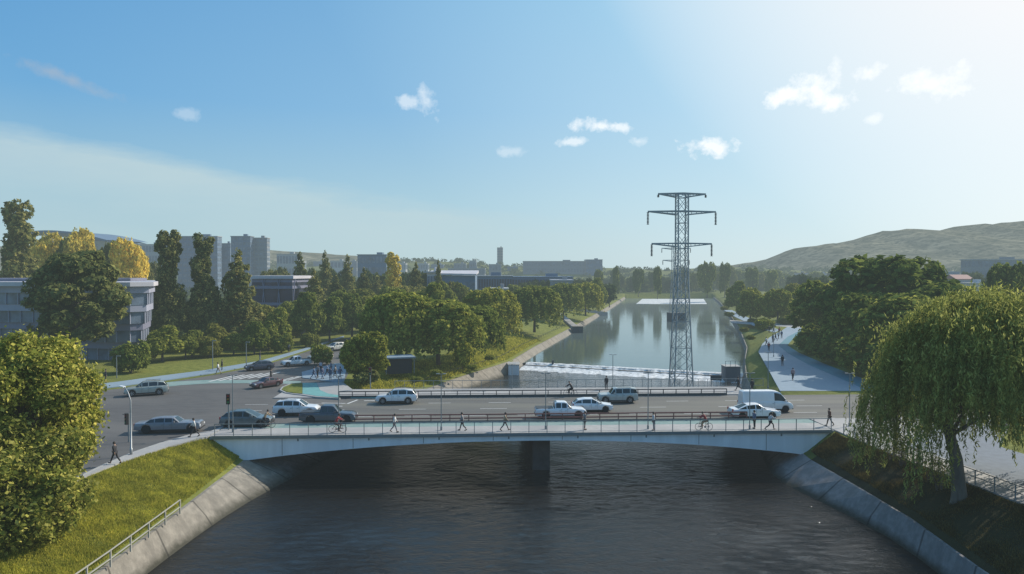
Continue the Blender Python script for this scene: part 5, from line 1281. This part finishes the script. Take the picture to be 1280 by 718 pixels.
# stadium roof far left
t=thing('stadium','long pale arena with a thin dark curved roof far left','building',AT(85,420)[:])
A=[];Bq=[];n=16
for k in range(n+1):
    s=k/n; x=-18+s*50; z=36.5+3.5*math.sin(math.pi*min(1,s*.9+.08))-3.6*s; A.append((x,-16,z)); Bq.append((x,30,z+.5))
mb=MB().strip(A,Bq); mb.strip([(x,y,z-1.1) for x,y,z in A],[(x,y,z-1.1) for x,y,z in Bq]); mb.strip(A,[(x,y,z-1.1) for x,y,z in A]); mb.build('roof',BM['blue'],t)
MB().box((10,8,15),(38,30,36)).build('wall',BM['pale'],t); mb=MB()
for k in range(9): mb.bar((-8+k*4.2,-7.2,0),(-8+k*4.2,-15,31),.5)
mb.build('mast',BM['grey'],t)
block('apartment_block','low grey block right of the arena',118,142,299,430,8,'grey','pale',6,7)
block('apartment_block','long faint block behind the yellow trees',160,212,306,520,8,'pale','pale',5,14,)
block('tower_block','blue grey tower behind the second tall evergreen',222,272,296,500,8,'blue','pale',11,8)
block('tower_block','low wing between the two blue grey towers',277,288,305,510,6,'blue','grey',9,3)
block('tower_block','stepped blue grey tower with a dark face',289,313,296,480,7,'blue','grey',12,5)
block('tower_block','pale right half of the stepped tower',313.5,334,298,486,6,'grey','pale',12,4)
block('apartment_block','pale block under the hazy hill right of the towers',346,372,318,560,8,'pale','pale',3,7)
block('office_block','dark flat block behind the firs',447,483,319,430,22,'blue','grey',4,8)
block('hall','white walled hall with a long pale roof right of the thin fir',534,545,341,235,16,'white','roof',2,3,z0=0,roofo=1.0)
t=thing('hall','low hall with a bright wedge roof behind the willows','building',AT(566,240)[:])
mb=MB(); mb.add([(-8.5,-2,14.9),(8,-2,14.6),(8,14,15.8),(-8.5,14,15.8),(-8.5,-2,14.2),(8,-2,14.3),(8,14,14.9),(-8.5,14,14.9)],[(0,1,2,3),(4,5,6,7),(0,1,5,4),(1,2,6,5),(2,3,7,6),(3,0,4,7)]); mb.build('roof',BM['roof'],t)
MB().box((0,6,7),(15,14,14)).build('wall',BM['blue'],t)
for f in range(3):
    mb=MB(); [mb.box((-6.6+k*2.2,-1.04,3+f*4),(1.7,.12,2.0)) for k in range(7)]; mb.build('window',BM['win'],t)
block('hall','wide blue grey hall behind the second willow',575,640,346,300,30,'blue','grey',2,20,'win2')
block('hall','long low dark hall left of the river head',640,716,347,330,30,'blue','blue',2,22,'win2')
block('warehouse','small pale warehouse between the willows',613,634,362,250,14,'grey','pale',1,5)
block('warehouse','pale low shed behind the third willow',690,716,351,290,14,'grey','roof',1,6)
t=block('tower','single slim tan tower on the skyline',621.5,628.5,310,900,7,'tan','tan',14,2,roofo=.2)
block('apartment_block','long hazy apartment slab on the skyline',654,735,327,780,24,'grey','grey',4,22)
block('apartment_block','taller right end of the skyline slab',733,753,325,775,24,'blue','grey',5,5)
block('apartment_block','hazy grey block left of the slim tower',560,606,336,640,20,'grey','pale',3,10)
block('hospital_block','wide blue grey block at the right edge below the hill',1214,1290,325,420,10,'grey','pale',4,14)
block('apartment_block','grey house block below the right hill',1172,1218,344,380,16,'grey','pale',3,8)
block('house','small pale house beside the red roofed one',1215,1238,355,300,10,'white','pale',1,4)
t=block('house','small house with a red roof below the hill',1196,1216,350,330,10,'white','red',2,4)
MB().add([(-4.2,-.6,11.9),(4.2,-.6,11.9),(4.2,10.6,11.9),(-4.2,10.6,11.9),(-4.2,5,14),(4.2,5,14)],[(0,1,5,4),(2,3,4,5),(0,4,3),(1,2,5)]).build('gable',BM['red'],t)
rr=random.Random(8)
for i in range(16):
    x=1000+i*13+rr.uniform(-5,5); block('house','one of the tiny houses at the foot of the hill',x,x+rr.uniform(6,12),rr.uniform(341,347),rr.uniform(620,800),10,rr.choice(['pale','white','grey']),rr.choice(['red','pale','grey']),1,3,group='tiny houses at the foot of the hill')
for i in range(14):
    x=345+i*22+rr.uniform(-5,5); block('house','one of the faint blocks along the left skyline',x,x+rr.uniform(8,18),rr.uniform(326,334),rr.uniform(700,850),12,rr.choice(['pale','grey','blue']),'pale',3,4,group='faint blocks along the left skyline')

# ---------------------------------------------------------------- hills
def hill(name,label,ridge,Yr,Yf,Yb,mat,nz,x0,x1,step,amp):
    cols=np.arange(x0,x1+1,step); rows=14; V=[];Fs=[]
    for j in range(rows+1):
        s=j/rows; 
        for px in cols:
            if s<.7: q=s/.7; Y=Yf+(Yr-Yf)*q; hh=(q*q*(3-2*q))*.55+q*.45
            else: q=(s-.7)/.3; Y=Yr+(Yb-Yr)*q; hh=1-q
            zr=ZAT(interp(ridge,px),Yr); X=(px-640)/F*Yr*(.85+.15*Y/Yr)
            z=zr*hh+amp*noise.fractal(Vector((X*nz,Y*nz,3)),1,2,5)*min(1,hh*1.2)*(1 if s<.69 or s>.71 else .45)
            V.append((X,Y,z-1 if 0<j<rows else -3))
    n=len(cols); Fs=[(j*n+i,j*n+i+1,(j+1)*n+i+1,(j+1)*n+i) for j in range(rows) for i in range(n-1)]
    o=MB().add(V,Fs).build(name,mat,smooth=True,fix=False); return tag(o,label,'hill',kind='structure')
hill('hill','bare hazy hill on the right',[(880,340),(935,330),(960,320),(985,312),(1010,309),(1040,303),(1060,301),(1085,293),(1110,287),(1150,287),(1180,286),(1195,281),(1210,278),(1240,278),(1276,275),(1350,270),(1500,290),(1700,330)],2600,1300,3600,M['hill'],.0028,880,1700,10,34)
hill('hill','pale low hill behind the towers on the left',[(-400,304),(-100,303),(0,305),(150,309),(250,310),(336,313),(400,317),(480,323),(560,328),(620,336)],1800,1000,2500,M['hill'],.003,-400,620,12,8)
hill('hill','low wooded rise along the horizon',[(200,334),(420,328),(520,325),(590,326),(615,331),(660,331),(760,334),(840,336),(900,333),(1000,336),(1300,338)],900,640,1200,M['ground'],.01,200,1300,12,2)
def wood(name,label,n,pxr,Yr,zf,mat,r0,r1,leaves):
    V=[];N_=[]
    for i in range(n):
        px=RNG.uniform(*pxr); Y=RNG.uniform(*Yr); X=(px-640)/F*Y; z=zf(px,Y); r=RNG.uniform(r0,r1); d=sph(leaves); d[:,2]=np.abs(d[:,2])*1.0
        P=np.array([X,Y,z])+d*[r,r,r*1.1]*RNG.uniform(.7,1.05,(leaves,1)); V.append(P); N_.append(d)
    o=link(name,leaf_mesh(name,np.vstack(V),np.vstack(N_),r0*.62,mat,asp=.8)); return tag(o,label,'wood',kind='stuff')
rid=[(200,334),(420,328),(520,325),(590,326),(615,331),(660,331),(760,334),(840,336),(900,333),(1000,336),(1300,338)]
def zf(px,Y):
    q=min(1,max(0,(Y-640)/260)); hh=(q*q*(3-2*q))*.55+q*.45; return max(0,ZAT(interp(rid,px),900)*hh-2)
wood('wood','far hazy wood along the horizon',900,(200,1300),(640,905),zf,LM['far'],3.0,6.0,60)
wood('wood','trees and scrub between the river head and the horizon',700,(560,1300),(520,700),lambda a,b:0,LM['far'],2.5,5.5,60)
wood('wood','dense greenery on the plain behind the left offices',500,(-60,560),(240,520),lambda a,b:0,LM['far'],2.5,5.0,70)
